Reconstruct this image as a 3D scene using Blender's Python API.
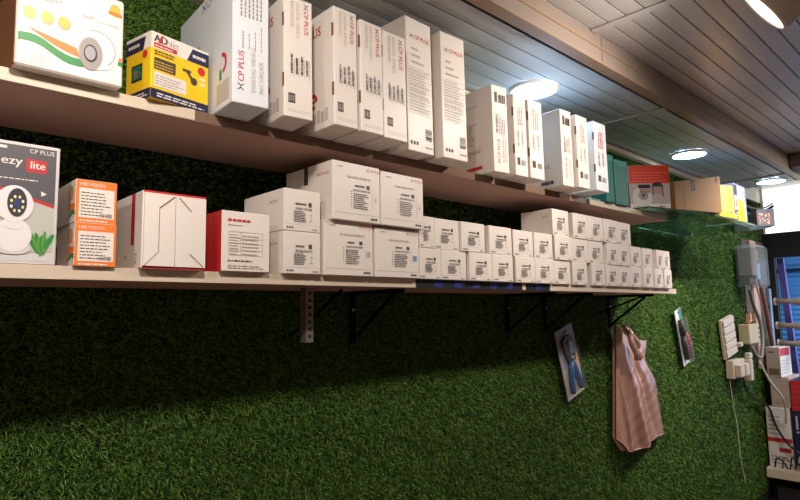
import bpy, math, random
import numpy as np
from mathutils import Vector, Matrix

random.seed(7)
rng = np.random.default_rng(11)
for o in list(bpy.data.objects):
    bpy.data.objects.remove(o, do_unlink=True)

# The shop is laid out in units of 1.2 m: x along the turf wall, y towards it, z up.
# z = 0 is the photographer's eye, 1.6 m above the floor.
S, ZE = 1.2, 1.6
def W(x, y, z):
    return Vector((S * x, S * y, S * z + ZE))

scene = bpy.context.scene
# ------------------------------------------------------------------ camera
cam_d = bpy.data.cameras.new('camera')
cam = bpy.data.objects.new('camera', cam_d)
scene.collection.objects.link(cam)
R = Matrix(((0.7240, 0.0554, 0.6875), (-0.6895, 0.0894, 0.7187), (-0.0212, -0.9945, 0.1025)))
xr = Vector((R[0][0], R[1][0], R[2][0]))
dn = Vector((R[0][1], R[1][1], R[2][1]))
fw = Vector((R[0][2], R[1][2], R[2][2]))
m = Matrix((xr, -dn, -fw)).transposed().to_4x4()
m.translation = W(0, 0, 0)
cam.matrix_world = m
cam_d.sensor_width = 36.0
cam_d.lens = 583.0 / 800.0 * 36.0
cam_d.clip_start = 0.02
scene.camera = cam

# ------------------------------------------------------------------ world, view
world = bpy.data.worlds.new('world')
scene.world = world
world.use_nodes = True
world.node_tree.nodes['Background'].inputs[0].default_value = (0.55, 0.62, 0.75, 1)
world.node_tree.nodes['Background'].inputs[1].default_value = 0.0
scene.view_settings.view_transform = 'Standard'
scene.view_settings.look = 'None'
scene.view_settings.gamma = 1.0
scene.view_settings.exposure = 0.46
scene.view_settings.use_curve_mapping = False

# ------------------------------------------------------------------ lights
SPOTS = [(0.20, 0.35, 0.70), (1.56, 0.35, 0.70), (3.00, 0.35, 0.70), (4.35, 0.35, 0.70)]     # ceiling spot lamps of the shop; the last is added to brighten the far right
SPOT_POWER = [32, 34, 96, 24]
SPOT_AIM = [(-0.05, 0.80, -0.60), (-0.12, 0.80, -0.60), (-0.02, 0.70, -0.80), (0.0, 0.70, -0.80)]
DOWN = [(-0.50, 1.07), (1.69, 1.082), (3.04, 1.063), (4.13, 0.975)]         # flush round ceiling lights
DOWN_STRENGTH = 27.0
def spot_light(p, aim, power, k):
    d = bpy.data.lights.new('spot_lamp_light', 'SPOT')
    d.energy = power; d.color = (1.0, 0.885, 0.79)
    d.spot_size = math.radians(150 if k < 2 else 112); d.spot_blend = 0.6 if k < 2 else 1.0; d.shadow_soft_size = 0.045
    o = bpy.data.objects.new('spot_lamp_light', d)
    scene.collection.objects.link(o)
    v = Vector(aim).normalized()
    o.location = W(*p) + v * 0.012
    o.rotation_euler = v.to_track_quat('-Z', 'Y').to_euler()
for k in range(4):
    spot_light(SPOTS[k], SPOT_AIM[k], SPOT_POWER[k], k)
# added unseen disc lamps out of view, filling the room by floor bounce
for (x, y) in ((-0.75, 0.28), (3.75, 0.30)):
    d = bpy.data.lights.new('room_fill_light', 'AREA')
    d.shape = 'DISK'; d.size = 0.2; d.energy = 15; d.color = (1.0, 0.93, 0.88)
    o = bpy.data.objects.new('room_fill_light', d)
    scene.collection.objects.link(o)
    o.location = W(x, y, 0.825)
# added lamp in the doorway gap, brightening the blue roller shutter like daylight
d = bpy.data.lights.new('shutter_fill_light', 'AREA')
d.shape = 'RECTANGLE'; d.size = 0.4; d.size_y = 1.2; d.energy = 26; d.color = (0.75, 0.88, 1.0)
o = bpy.data.objects.new('shutter_fill_light', d)
scene.collection.objects.link(o)
o.location = W(5.25, 0.18, 0.0)
o.rotation_euler = (W(5.45, 1.1, -0.2) - W(5.25, 0.18, 0.0)).to_track_quat('-Z', 'Y').to_euler()

# ------------------------------------------------------------------ materials
def lin(c):
    return tuple(((v / 255.0) / 12.92 if v / 255.0 <= 0.04045 else ((v / 255.0 + 0.055) / 1.055) ** 2.4) for v in c)
MATS = {}
def mat(name, rgb, rough=0.5, metal=0.0, noise=0.0, scale=6.0, bump=0.0, bscale=60.0, stretch=None, coat=0.0,
        emit=None, strength=0.0, trans=0.0, alpha=1.0, ior=1.45, spec=0.5):
    if name in MATS: return MATS[name]
    M = bpy.data.materials.new(name); M.use_nodes = True
    nt = M.node_tree; b = nt.nodes['Principled BSDF']
    col = lin(rgb) + (1.0,)
    b.inputs['Base Color'].default_value = col
    b.inputs['Roughness'].default_value = rough
    b.inputs['Metallic'].default_value = metal
    b.inputs['Coat Weight'].default_value = coat
    b.inputs['Coat Roughness'].default_value = 0.25
    b.inputs['Transmission Weight'].default_value = trans
    b.inputs['Alpha'].default_value = alpha
    b.inputs['IOR'].default_value = ior
    b.inputs['Specular IOR Level'].default_value = spec
    if emit:
        b.inputs['Emission Color'].default_value = lin(emit) + (1.0,)
        b.inputs['Emission Strength'].default_value = strength
    if noise or bump:
        tc = nt.nodes.new('ShaderNodeTexCoord')
        mp = nt.nodes.new('ShaderNodeMapping')
        nt.links.new(tc.outputs['Object'], mp.inputs[0])
        if stretch: mp.inputs['Scale'].default_value = stretch
    if noise:
        n = nt.nodes.new('ShaderNodeTexNoise'); n.inputs['Scale'].default_value = scale
        n.inputs['Detail'].default_value = 5
        nt.links.new(mp.outputs[0], n.inputs['Vector'])
        mx = nt.nodes.new('ShaderNodeMix'); mx.data_type = 'RGBA'
        mx.inputs[6].default_value = tuple(c * (1 - noise) for c in col[:3]) + (1,)
        mx.inputs[7].default_value = tuple(min(1, c * (1 + noise)) for c in col[:3]) + (1,)
        nt.links.new(n.outputs['Fac'], mx.inputs[0])
        nt.links.new(mx.outputs[2], b.inputs['Base Color'])
    if bump:
        n2 = nt.nodes.new('ShaderNodeTexNoise'); n2.inputs['Scale'].default_value = bscale
        n2.inputs['Detail'].default_value = 3
        nt.links.new(mp.outputs[0], n2.inputs['Vector'])
        bp = nt.nodes.new('ShaderNodeBump'); bp.inputs['Strength'].default_value = bump
        bp.inputs['Distance'].default_value = 0.01
        nt.links.new(n2.outputs['Fac'], bp.inputs['Height'])
        nt.links.new(bp.outputs[0], b.inputs['Normal'])
    MATS[name] = M
    return M

white = mat('white_card', (226, 218, 210), 0.42, noise=0.03, bump=0.05, bscale=14)
whitecool = mat('cool_tinted_white_card', (214, 218, 224), 0.4, noise=0.03, bump=0.05, bscale=14)  # white card, tinted for the cool ceiling light on the first recorder box
edgecard = mat('bare_card_edge', (120, 88, 60), 0.8)
ink = mat('black_ink', (70, 63, 60), 0.55)
greyink = mat('grey_ink', (150, 142, 136), 0.55)
paleink = mat('pale_grey_ink', (186, 178, 170), 0.55)
red = mat('red_ink', (190, 38, 42), 0.5)
orange = mat('orange_print', (232, 120, 42), 0.5)
green = mat('green_print', (42, 130, 62), 0.5)
yellow = mat('yellow_print', (236, 196, 30), 0.45)
navy = mat('navy_print', (34, 38, 74), 0.45)
charcoal = mat('charcoal_print', (70, 66, 70), 0.7, spec=0.2)
blackm = mat('black_plastic', (20, 20, 22), 0.4)
teal = mat('teal_card', (22, 104, 96), 0.5, noise=0.08)
kraft = mat('kraft_card', (134, 96, 52), 0.7, noise=0.08, scale=9, bump=0.08, bscale=30)
brownprint = mat('brown_side_print', (142, 84, 48), 0.6, noise=0.08)
bluep = mat('blue_print', (64, 96, 170), 0.45)
lightgrey = mat('light_grey_print', (205, 203, 202), 0.4)
midgrey = mat('mid_grey_print', (150, 148, 150), 0.4)
pvc = mat('ceiling_pvc', (184, 181, 178), 0.38, noise=0.10, scale=2.5, bump=0.35, bscale=7.0, stretch=(0.5, 3.0, 1.0), coat=0.3)
pvcb = mat('soffit_pvc', (190, 192, 192), 0.44, noise=0.10, scale=2.5, bump=0.3, bscale=6.0, stretch=(0.6, 3.0, 1.0), coat=0.3)
pvctrim = mat('brown_pvc_trim', (150, 124, 100), 0.35, noise=0.12, scale=5, stretch=(0.4, 3, 3))
creamtrim = mat('cream_wall_trim', (206, 190, 160), 0.5, noise=0.08)
shelfedge = mat('cream_edge_band', (205, 190, 170), 0.5, noise=0.10, scale=8)
shelfboard = mat('shelf_laminate', (186, 150, 136), 0.42, noise=0.12, scale=3)
darkmetal = mat('black_bracket_steel', (16, 16, 17), 0.85, spec=0.1)
zinc = mat('zinc_steel', (150, 142, 138), 0.4, metal=0.7, noise=0.3, scale=40)
plaster = mat('bare_plaster', (84, 66, 56), 0.85, noise=0.28, scale=9, bump=0.4, bscale=25)
paint = mat('white_wall_paint', (232, 232, 224), 0.7, noise=0.03)
darkwall = mat('dark_lintel_paint', (26, 26, 26), 0.7)
roompaint = mat('room_wall_paint', (176, 158, 144), 0.8)
tiles = mat('floor_tiles', (172, 140, 122), 0.4, noise=0.1)
beige = mat('beige_plastic', (180, 164, 130), 0.45, noise=0.05)
cream = mat('cream_plastic', (192, 178, 160), 0.4, noise=0.04)
greyhose = mat('grey_conduit', (112, 108, 104), 0.55)
brownpipe = mat('brown_conduit', (104, 62, 44), 0.5, noise=0.15)
whitecable = mat('white_cable', (200, 196, 184), 0.5)
shutterm = mat('blue_shutter_paint', (86, 150, 214), 0.4, noise=0.14, scale=4, stretch=(1, 1, 5))
purple = mat('purple_frame_paint', (92, 84, 150), 0.5, noise=0.15)
bluegrey = mat('blue_grey_paint', (122, 138, 158), 0.5, noise=0.2, scale=8)
alu = mat('lamp_housing_white', (206, 200, 190), 0.35)
lampdark = mat('lamp_housing_dark', (60, 54, 50), 0.4, metal=0.3)
handle_blue = mat('blue_grip_rubber', (18, 82, 140), 0.45)
steel = mat('dark_tool_steel', (34, 36, 44), 0.4, metal=0.5)
glassm = mat('green_shelf_glass', (168, 218, 196), 0.03, trans=0.9, ior=1.5)
clearpl = mat('clear_plastic', (216, 222, 224), 0.12, alpha=0.05, ior=1.3, spec=0.25)
tapewhite = mat('white_cable_sleeve', (160, 146, 128), 0.6, noise=0.12, scale=20)
lampglow = mat('round_light_glow', (255, 255, 255), 0.5, emit=(176, 214, 255), strength=DOWN_STRENGTH)
spotglow = mat('spot_lens_glow', (255, 250, 240), 0.5, emit=(255, 240, 214), strength=12)

def turf_mat():
    M = bpy.data.materials.new('turf_blades'); M.use_nodes = True
    nt = M.node_tree; b = nt.nodes['Principled BSDF']
    g = nt.nodes.new('ShaderNodeNewGeometry'); r = nt.nodes.new('ShaderNodeValToRGB')
    nt.links.new(g.outputs['Random Per Island'], r.inputs[0])
    e = r.color_ramp.elements
    e[0].position = 0; e[0].color = lin((23, 37, 14)) + (1,)
    e[1].position = 1; e[1].color = lin((118, 150, 70)) + (1,)
    k = r.color_ramp.elements.new(0.55); k.color = lin((60, 97, 36)) + (1,)
    nt.links.new(r.outputs[0], b.inputs['Base Color'])
    b.inputs['Roughness'].default_value = 0.6
    b.inputs['Specular IOR Level'].default_value = 0.08
    return M
turfm = turf_mat()
turfback = mat('turf_backing', (10, 14, 8), 0.9)

# ------------------------------------------------------------------ mesh helpers
col = scene.collection
TEXT = {}
def text_geo(s):
    """outline of a word in the built-in font as flat polygons, height of capitals = 1"""
    if s in TEXT: return TEXT[s]
    cu = bpy.data.curves.new('word', 'FONT'); cu.body = s; cu.resolution_u = 2
    ob = bpy.data.objects.new('word', cu); col.objects.link(ob)
    dg = bpy.context.evaluated_depsgraph_get(); dg.update()
    me = bpy.data.meshes.new_from_object(ob.evaluated_get(dg))
    vs = [(v.co.x, v.co.y) for v in me.vertices]; fs = [tuple(p.vertices) for p in me.polygons]
    bpy.data.objects.remove(ob); bpy.data.meshes.remove(me); bpy.data.curves.remove(cu)
    if not vs: vs = [(0, 0)]
    w = max(v[0] for v in vs)
    TEXT[s] = ([(x / 0.7, y / 0.7) for x, y in vs], fs, w / 0.7)
    return TEXT[s]

class MB:
    """collects geometry (units, before scaling by S) and links it as one mesh object"""
    def __init__(s): s.v = []; s.f = []; s.m = []; s.mats = []; s.sm = []
    def mi(s, m):
        if m not in s.mats: s.mats.append(m)
        return s.mats.index(m)
    def add(s, vs, fs, m, smooth=False):
        b = len(s.v); s.v += [tuple(v) for v in vs]; k = s.mi(m)
        for f in fs: s.f.append(tuple(b + i for i in f)); s.m.append(k); s.sm.append(smooth)
    def box(s, x0, y0, z0, x1, y1, z1, m, rot=None, c=None):
        vs = [(x, y, z) for z in (z0, z1) for y in (y0, y1) for x in (x0, x1)]
        if rot is not None:
            c = Vector(c if c else ((x0 + x1) / 2, (y0 + y1) / 2, (z0 + z1) / 2))
            vs = [tuple(rot @ (Vector(v) - c) + c) for v in vs]
        s.add(vs, [(0, 2, 3, 1), (4, 5, 7, 6), (0, 1, 5, 4), (2, 6, 7, 3), (0, 4, 6, 2), (1, 3, 7, 5)], m)
    def rbox(s, x0, y0, z0, x1, y1, z1, m, b=0.0015):
        """box with chamfered edges"""
        vs = []; idx = {}
        for sx in (0, 1):
            for sy in (0, 1):
                for sz in (0, 1):
                    X = (x0, x1)[sx]; Y = (y0, y1)[sy]; Z = (z0, z1)[sz]
                    dx = b if sx == 0 else -b; dy = b if sy == 0 else -b; dz = b if sz == 0 else -b
                    for a, p in ((0, (X, Y + dy, Z + dz)), (1, (X + dx, Y, Z + dz)), (2, (X + dx, Y + dy, Z))):
                        idx[(sx, sy, sz, a)] = len(vs); vs.append(p)
        I = idx; F = []
        for k in (0, 1):
            q = [I[(k, 0, 0, 0)], I[(k, 1, 0, 0)], I[(k, 1, 1, 0)], I[(k, 0, 1, 0)]]; F.append(q[::-1] if k == 0 else q)
            q = [I[(0, k, 0, 1)], I[(1, k, 0, 1)], I[(1, k, 1, 1)], I[(0, k, 1, 1)]]; F.append(q if k == 0 else q[::-1])
            q = [I[(0, 0, k, 2)], I[(1, 0, k, 2)], I[(1, 1, k, 2)], I[(0, 1, k, 2)]]; F.append(q[::-1] if k == 0 else q)
        for a in (0, 1):
            for c in (0, 1):
                F.append([I[(a, c, 0, 0)], I[(a, c, 0, 1)], I[(a, c, 1, 1)], I[(a, c, 1, 0)]])
                F.append([I[(a, 0, c, 0)], I[(a, 0, c, 2)], I[(a, 1, c, 2)], I[(a, 1, c, 0)]])
                F.append([I[(0, a, c, 1)], I[(0, a, c, 2)], I[(1, a, c, 2)], I[(1, a, c, 1)]])
        for a in (0, 1):
            for c in (0, 1):
                for e in (0, 1): F.append([I[(a, c, e, 0)], I[(a, c, e, 1)], I[(a, c, e, 2)]])
        s.add(vs, F, m)
    def tube(s, pts, r, m, n=8, r2=None, cap=True):
        pts = [Vector(p) for p in pts]; vs = []; fs = []
        rr = r if isinstance(r, (list, tuple)) else [r] * len(pts)
        up = Vector((0, 0, 1))
        for i, p in enumerate(pts):
            t = (pts[min(i + 1, len(pts) - 1)] - pts[max(i - 1, 0)]).normalized()
            a = t.cross(up)
            if a.length < 0.05: a = t.cross(Vector((1, 0, 0)))
            a.normalize(); b = t.cross(a).normalized(); up = a.cross(t) if i else up
            for k in range(n):
                th = 2 * math.pi * k / n
                vs.append(p + (a * math.cos(th) + b * math.sin(th)) * rr[i])
        for i in range(len(pts) - 1):
            for k in range(n):
                fs.append((i * n + k, i * n + (k + 1) % n, (i + 1) * n + (k + 1) % n, (i + 1) * n + k))
        if cap:
            fs.append(tuple(range(n))[::-1]); fs.append(tuple((len(pts) - 1) * n + k for k in range(n)))
        s.add(vs, fs, m, True)
    def lathe(s, prof, axis, origin, m, n=32):
        """prof: (distance along axis, radius)"""
        ax = Vector(axis).normalized(); o = Vector(origin)
        a = ax.orthogonal().normalized(); b = ax.cross(a)
        vs = []; fs = []
        for (h, r) in prof:
            for k in range(n):
                th = 2 * math.pi * k / n
                vs.append(o + ax * h + (a * math.cos(th) + b * math.sin(th)) * r)
        for i in range(len(prof) - 1):
            for k in range(n):
                fs.append((i * n + k, i * n + (k + 1) % n, (i + 1) * n + (k + 1) % n, (i + 1) * n + k))
        s.add(vs, fs, m, True)
    def ell(s, c, r, m, n=12):
        vs = []; fs = []
        for i in range(n + 1):
            ph = math.pi * i / n
            for k in range(2 * n):
                th = math.pi * k / n
                vs.append((c[0] + r[0] * math.sin(ph) * math.cos(th), c[1] + r[1] * math.sin(ph) * math.sin(th), c[2] + r[2] * math.cos(ph)))
        for i in range(n):
            for k in range(2 * n):
                fs.append((i * 2 * n + k, (i + 1) * 2 * n + k, (i + 1) * 2 * n + (k + 1) % (2 * n), i * 2 * n + (k + 1) % (2 * n)))
        s.add(vs, fs, m, True)
    def build(s, name, parent=None, loc=None, rz=0.0):
        me = bpy.data.meshes.new(name)
        me.from_pydata([(x * S, y * S, z * S) for x, y, z in s.v], [], s.f)
        for mm in s.mats: me.materials.append(mm)
        me.polygons.foreach_set('material_index', s.m)
        me.polygons.foreach_set('use_smooth', s.sm)
        me.update()
        o = bpy.data.objects.new(name, me); col.objects.link(o)
        if parent: o.parent = parent
        if loc is not None: o.location = W(*loc)
        elif not parent: o.location = W(0, 0, 0)
        o.rotation_euler.z = rz
        return o

def tag(o, label=None, cat=None, group=None, kind=None):
    if label: o['label'] = label
    if cat: o['category'] = cat
    if group: o['group'] = group
    if kind: o['kind'] = kind
    return o
def thing(name, label, cat, loc, rdeg=0.0, group=None):
    o = bpy.data.objects.new(name, None); o.empty_display_size = 0.05; col.objects.link(o)
    o.location = W(*loc); o.rotation_euler = (0, 0, math.radians(rdeg))
    return tag(o, label, cat, group)
def struct(mb, name, loc=(0, 0, 0)):
    return tag(mb.build(name, None, loc), kind='structure')
def part(mb, name, parent, label=None):
    o = mb.build(name, parent)
    if label: o['label'] = label
    return o
def copy_thing(root):
    r = root.copy(); col.objects.link(r)
    for ch in list(root.children):
        c = ch.copy(); col.objects.link(c); c.parent = r
        for g in list(ch.children):
            d = g.copy(); col.objects.link(d); d.parent = c
    return r

class Print:
    """flat printing on one face of a box standing at the local origin. (u, v) from the lower left as seen."""
    def __init__(s, face, w, d, h, mb=None):
        s.face, s.w, s.d, s.h = face, w, d, h; s.mb = mb or MB(); s.e = 0.0004
    def P(s, u, v, lift=0):
        e = s.e + lift
        if s.face == 'front': return (u, -e, v)
        if s.face == 'left': return (-e, s.d - u, v)
        if s.face == 'right': return (s.w + e, u, v)
    def poly(s, pts, m, lift=0): s.mb.add([s.P(u, v, lift) for u, v in pts], [tuple(range(len(pts)))], m)
    def rect(s, u0, v0, u1, v1, m, lift=0): s.poly([(u0, v0), (u1, v0), (u1, v1), (u0, v1)], m, lift)
    def disc(s, u, v, r, m, lift=0, ry=None, n=24, a0=0, a1=360, tilt=0):
        ry = ry or r; c, q = math.cos(tilt), math.sin(tilt); pts = []
        for k in range(n):
            t = math.radians(a0 + (a1 - a0) * k / n); x = r * math.cos(t); y = ry * math.sin(t)
            pts.append((u + x * c - y * q, v + x * q + y * c))
        s.poly(pts, m, lift)
    def arc(s, u, v, r0, r1, a0, a1, m, lift=0, n=16):
        for k in range(n):
            t0 = math.radians(a0 + (a1 - a0) * k / n); t1 = math.radians(a0 + (a1 - a0) * (k + 1) / n)
            s.poly([(u + r0 * math.cos(t0), v + r0 * math.sin(t0)), (u + r1 * math.cos(t0), v + r1 * math.sin(t0)),
                    (u + r1 * math.cos(t1), v + r1 * math.sin(t1)), (u + r0 * math.cos(t1), v + r0 * math.sin(t1))], m, lift)
    def text(s, t, u, v, size, m, ang=0, lift=0.0006, sx=1.0, bold=0):
        vs, fs, w = text_geo(t); c, q = math.cos(math.radians(ang)), math.sin(math.radians(ang))
        for kk, off in enumerate([0] if not bold else [-bold, 0, bold]):
            k = [s.P(u + (x * size * sx + off) * c - y * size * q, v + (x * size * sx + off) * q + y * size * c, lift + kk * 0.0001) for x, y in vs]
            s.mb.add(k, fs, m)
        return w * size * sx
    def fine(s, u0, v0, u1, v1, rows, m, seed=1, fill=0.45, vert=False):
        """rows of tiny illegible print"""
        rn = random.Random(seed)
        if vert:
            st = (u1 - u0) / rows
            for i in range(rows):
                v = v0; u = u0 + i * st; end = v1 - rn.random() * 0.3 * (v1 - v0)
                while v < end:
                    L = (v1 - v0) * rn.uniform(0.05, 0.16); s.rect(u, v, u + st * fill, min(end, v + L), m, 0.0006); v += L + (v1 - v0) * 0.03
        else:
            st = (v1 - v0) / rows
            for i in range(rows):
                u = u0; v = v1 - (i + 1) * st; end = u1 - rn.random() * 0.3 * (u1 - u0)
                while u < end:
                    L = (u1 - u0) * rn.uniform(0.05, 0.16); s.rect(u, v, min(end, u + L), v + st * fill, m, 0.0006); u += L + (u1 - u0) * 0.03
    def bars(s, u0, v0, u1, v1, m, n=18, seed=3, vert=False):
        rn = random.Random(seed)
        for i in range(n):
            a = i / n; b = a + rn.uniform(0.25, 0.75) / n
            if vert: s.rect(u0, v0 + (v1 - v0) * a, u1, v0 + (v1 - v0) * b, m, 0.0006)
            else: s.rect(u0 + (u1 - u0) * a, v0, u0 + (u1 - u0) * b, v1, m, 0.0006)
    def logo(s, u, v, size, ang=0, cm=None, xm=None):
        """the small crossed mark followed by the maker's name"""
        cm = cm or red; xm = xm or ink
        c, q = math.cos(math.radians(ang)), math.sin(math.radians(ang))
        def T(a, b): return (u + a * size * c - b * size * q, v + a * size * q + b * size * c)
        for (A, B) in (((0, 0), (0.42, 0.5)), ((0, 1), (0.42, 0.5)), ((1.1, 0), (0.68, 0.5)), ((1.1, 1), (0.68, 0.5))):
            t = 0.13
            s.poly([T(A[0], A[1] - t), T(B[0], B[1] - t), T(B[0], B[1] + t), T(A[0], A[1] + t)], xm)
        s.poly([T(0.30, 0.42), T(0.8, 0.42), T(0.8, 0.58), T(0.30, 0.58)], xm)
        x0, y0 = T(1.35, 0)
        return s.text('CP PLUS', x0, y0, size, cm, ang)

def carton_body(root, w, d, h, m=None, name='carton_body'):
    b = MB(); m = m or white
    b.rbox(0, 0, 0, w, d, h, m)
    # seams of the flaps on the top and down one side
    b.box(0.002, d * 0.49, h - 0.0002, w - 0.002, d * 0.505, h + 0.0003, edgecard)
    return part(b, name, root)

# ------------------------------------------------------------------ structure
b = MB(); b.box(-1.2, 1.262, -1.335, 5.0, 1.32, 1.02, turfback); struct(b, 'wall_back')
b = MB(); b.box(4.42, 1.25, -0.36, 4.95, 1.2615, 0.44, plaster); struct(b, 'wall_back_corner')
b = MB(); b.box(-1.28, -1.5, -1.335, -1.2, 1.32, 1.02, roompaint); struct(b, 'wall_left')
b = MB(); b.box(-1.28, -1.58, -1.335, 5.3, -1.5, 1.02, roompaint); struct(b, 'wall_front')
b = MB(); b.box(-1.28, -1.58, -1.40, 6.2, 1.4, -1.335, tiles); struct(b, 'floor')
# end wall: white panel over a dark lintel, doorway below it with the blue shutter outside
b = MB(); b.box(4.95, 1.235, 0.505, 5.0, 1.25, 1.02, paint); b.box(4.95, -0.2, 0.505, 5.0, 0.3, 1.02, paint); b.box(4.95, 0.3, 0.865, 5.0, 1.235, 1.02, paint); struct(b, 'wall_right')
# white end-wall area over the doorway, made to glow so it looks daylit
b = MB(); b.box(4.965, 0.3, 0.505, 4.985, 1.235, 0.865, mat('glowing_white_panel', (240, 240, 236), 0.6, emit=(250, 252, 244), strength=1.0)); struct(b, 'glow_panel_1')
b = MB(); b.box(4.93, -0.2, 0.325, 5.0, 1.25, 0.505, darkwall); struct(b, 'trim_1')
b = MB(); b.box(4.95, -1.5, -1.335, 5.0, -0.2, 1.02, roompaint); struct(b, 'wall_right_near')
b = MB(); b.box(5.0, 1.36, -1.335, 5.9, 1.42, 1.02, darkwall); struct(b, 'wall_right_reveal')
b = MB(); b.box(4.95, 1.195, -1.335, 5.0, 1.25, 0.325, darkwall); struct(b, 'trim_9')
def grooved(y0, y1, z, x0, x1, pitch, m, amp=0.0009, gro=0.0042, phase=0.0):
    """boards running along x: each board slightly arched, a narrow groove between them"""
    prof = []; y = y0 + phase
    while y < y1 - 1e-4:
        e = min(y + pitch, y1); n = 3
        for i in range(n + 1):
            t = i / n; prof.append((y + gro / 2 + (e - y - gro) * t, z - amp * math.sin(math.pi * t) - 0.0005))
        prof.append((e - gro / 2, z + 0.010)); prof.append((e + gro / 2, z + 0.010))
        y = e
    b = MB(); vs = []; fs = []
    nx = 2
    for i in range(nx):
        x = x0 + (x1 - x0) * i / (nx - 1)
        vs += [(x, p[0], p[1]) for p in prof]
    n = len(prof)
    for k in range(n - 1): fs.append((k, n + k, n + k + 1, k + 1))
    b.add(vs, fs, m, False)
    b.box(x0, y0, z + 0.011, x1, y1, z + 0.03, m)
    return b
b = grooved(0.856, 1.262, 0.7536, -1.2, 4.255, 0.0645, pvcb, phase=0.0137); struct(b, 'ceiling_soffit')
b = grooved(-1.5, 0.822, 0.842, -1.2, 4.95, 0.0552, pvc, phase=0.0); struct(b, 'ceiling')
# stepped edge between the two ceiling levels
b = MB()
b.rbox(-1.2, 0.820, 0.752, 4.255, 0.827, 0.842, mat('fascia_pvc', (138, 124, 114), 0.4, noise=0.15, scale=3, stretch=(0.5, 2, 2), bump=0.2, bscale=6), 0.001)
b.box(1.672, 0.8192, 0.755, 1.676, 0.8201, 0.840, edgecard)
b.rbox(-1.2, 0.816, 0.795, 4.255, 0.822, 0.801, pvctrim, 0.001)
struct(b, 'trim_2')
b = MB(); b.rbox(-1.2, 0.817, 0.7475, 4.255, 0.857, 0.7535, pvctrim, 0.0012); struct(b, 'trim_3')
b = MB(); b.rbox(1.605, -1.5, 0.8355, 1.635, 0.818, 0.8395, pvc, 0.001); struct(b, 'trim_4')
b = MB(); b.rbox(2.235, 0.858, 0.7465, 2.262, 1.235, 0.7505, pvcb, 0.001); struct(b, 'trim_5')
b = MB(); b.rbox(3.965, 0.858, 0.7465, 3.992, 1.235, 0.7505, pvcb, 0.001); struct(b, 'trim_6')
b = MB(); b.rbox(-1.2, 1.228, 0.722, 4.42, 1.262, 0.7455, creamtrim, 0.002); struct(b, 'trim_7')
b = MB(); b.rbox(3.86, -1.5, 0.76, 4.06, 0.815, 0.835, mat('dark_brown_beam', (84, 70, 62), 0.5), 0.003); struct(b, 'ceiling_beam')
b = MB(); b.box(4.255, 0.82, 0.7536, 4.30, 1.25, 0.842, pvc); struct(b, 'trim_8')
b = MB(); b.box(4.30, 0.82, 0.842, 4.95, 1.25, 0.87, pvc); struct(b, 'ceiling_end')
b = MB(); b.box(4.42, 1.25, 0.742, 4.95, 1.2615, 0.842, paint); struct(b, 'trim_10')

# ------------------------------------------------------------------ artificial turf: countless blades, one object
def turf():
    N = 620000
    x = rng.uniform(-0.15, 4.93, N * 3); z = rng.uniform(-1.25, 0.735, N * 3)
    keep = np.ones(N * 3, bool)
    dist = np.sqrt(x * x + 1.55)
    keep &= rng.random(N * 3) < np.clip((1.6 / dist) ** 1.3, 0.2, 1.0)
    lo_vis = -0.34 - 0.235 * x
    keep &= z > lo_vis - 0.12
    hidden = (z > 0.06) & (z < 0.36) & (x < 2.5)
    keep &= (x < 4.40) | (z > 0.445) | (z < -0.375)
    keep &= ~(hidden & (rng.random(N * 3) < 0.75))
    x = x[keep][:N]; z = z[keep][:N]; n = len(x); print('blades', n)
    dist = np.sqrt(x * x + 1.55)
    ln = rng.uniform(0.0065, 0.0135, n) * (0.85 + 0.15 * dist)
    wd = rng.uniform(0.0006, 0.0010, n) * (0.6 + 0.42 * dist)
    th = rng.uniform(0, 2 * np.pi, n)
    # a blade leaves the backing towards the room, bends over and droops
    dx = np.cos(th); dz = np.sin(th) * 0.9 - 0.30
    sx = -np.sin(th); sz = np.cos(th)
    up = rng.uniform(0.35, 1.0, n)
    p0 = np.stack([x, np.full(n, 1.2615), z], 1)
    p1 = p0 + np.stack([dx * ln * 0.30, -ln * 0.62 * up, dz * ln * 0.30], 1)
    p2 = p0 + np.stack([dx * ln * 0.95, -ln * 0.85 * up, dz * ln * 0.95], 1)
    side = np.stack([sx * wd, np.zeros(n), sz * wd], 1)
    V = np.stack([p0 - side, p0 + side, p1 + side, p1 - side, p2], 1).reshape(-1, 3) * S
    V[:, 2] += ZE
    base = (np.arange(n) * 5)[:, None]
    quads = (base + np.array([0, 1, 2, 3])).astype(np.int32)
    tris = (base + np.array([3, 2, 4])).astype(np.int32)
    me = bpy.data.meshes.new('artificial_turf')
    me.vertices.add(n * 5); me.vertices.foreach_set('co', V.ravel().astype(np.float32))
    loops = np.concatenate([quads, tris], 1).ravel()
    me.loops.add(n * 7); me.loops.foreach_set('vertex_index', loops)
    me.polygons.add(n * 2)
    ls = (np.arange(n) * 7)[:, None] + np.array([0, 4]); lt = np.tile([4, 3], n)
    me.polygons.foreach_set('loop_start', ls.ravel().astype(np.int32))
    me.polygons.foreach_set('loop_total', lt.astype(np.int32))
    me.materials.append(turfm); me.update(calc_edges=True); me.validate()
    o = bpy.data.objects.new('artificial_turf', me); col.objects.link(o)
    tag(o, 'green artificial grass covering the wall behind and under the shelves', 'artificial turf', kind='stuff')
turf()

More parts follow.
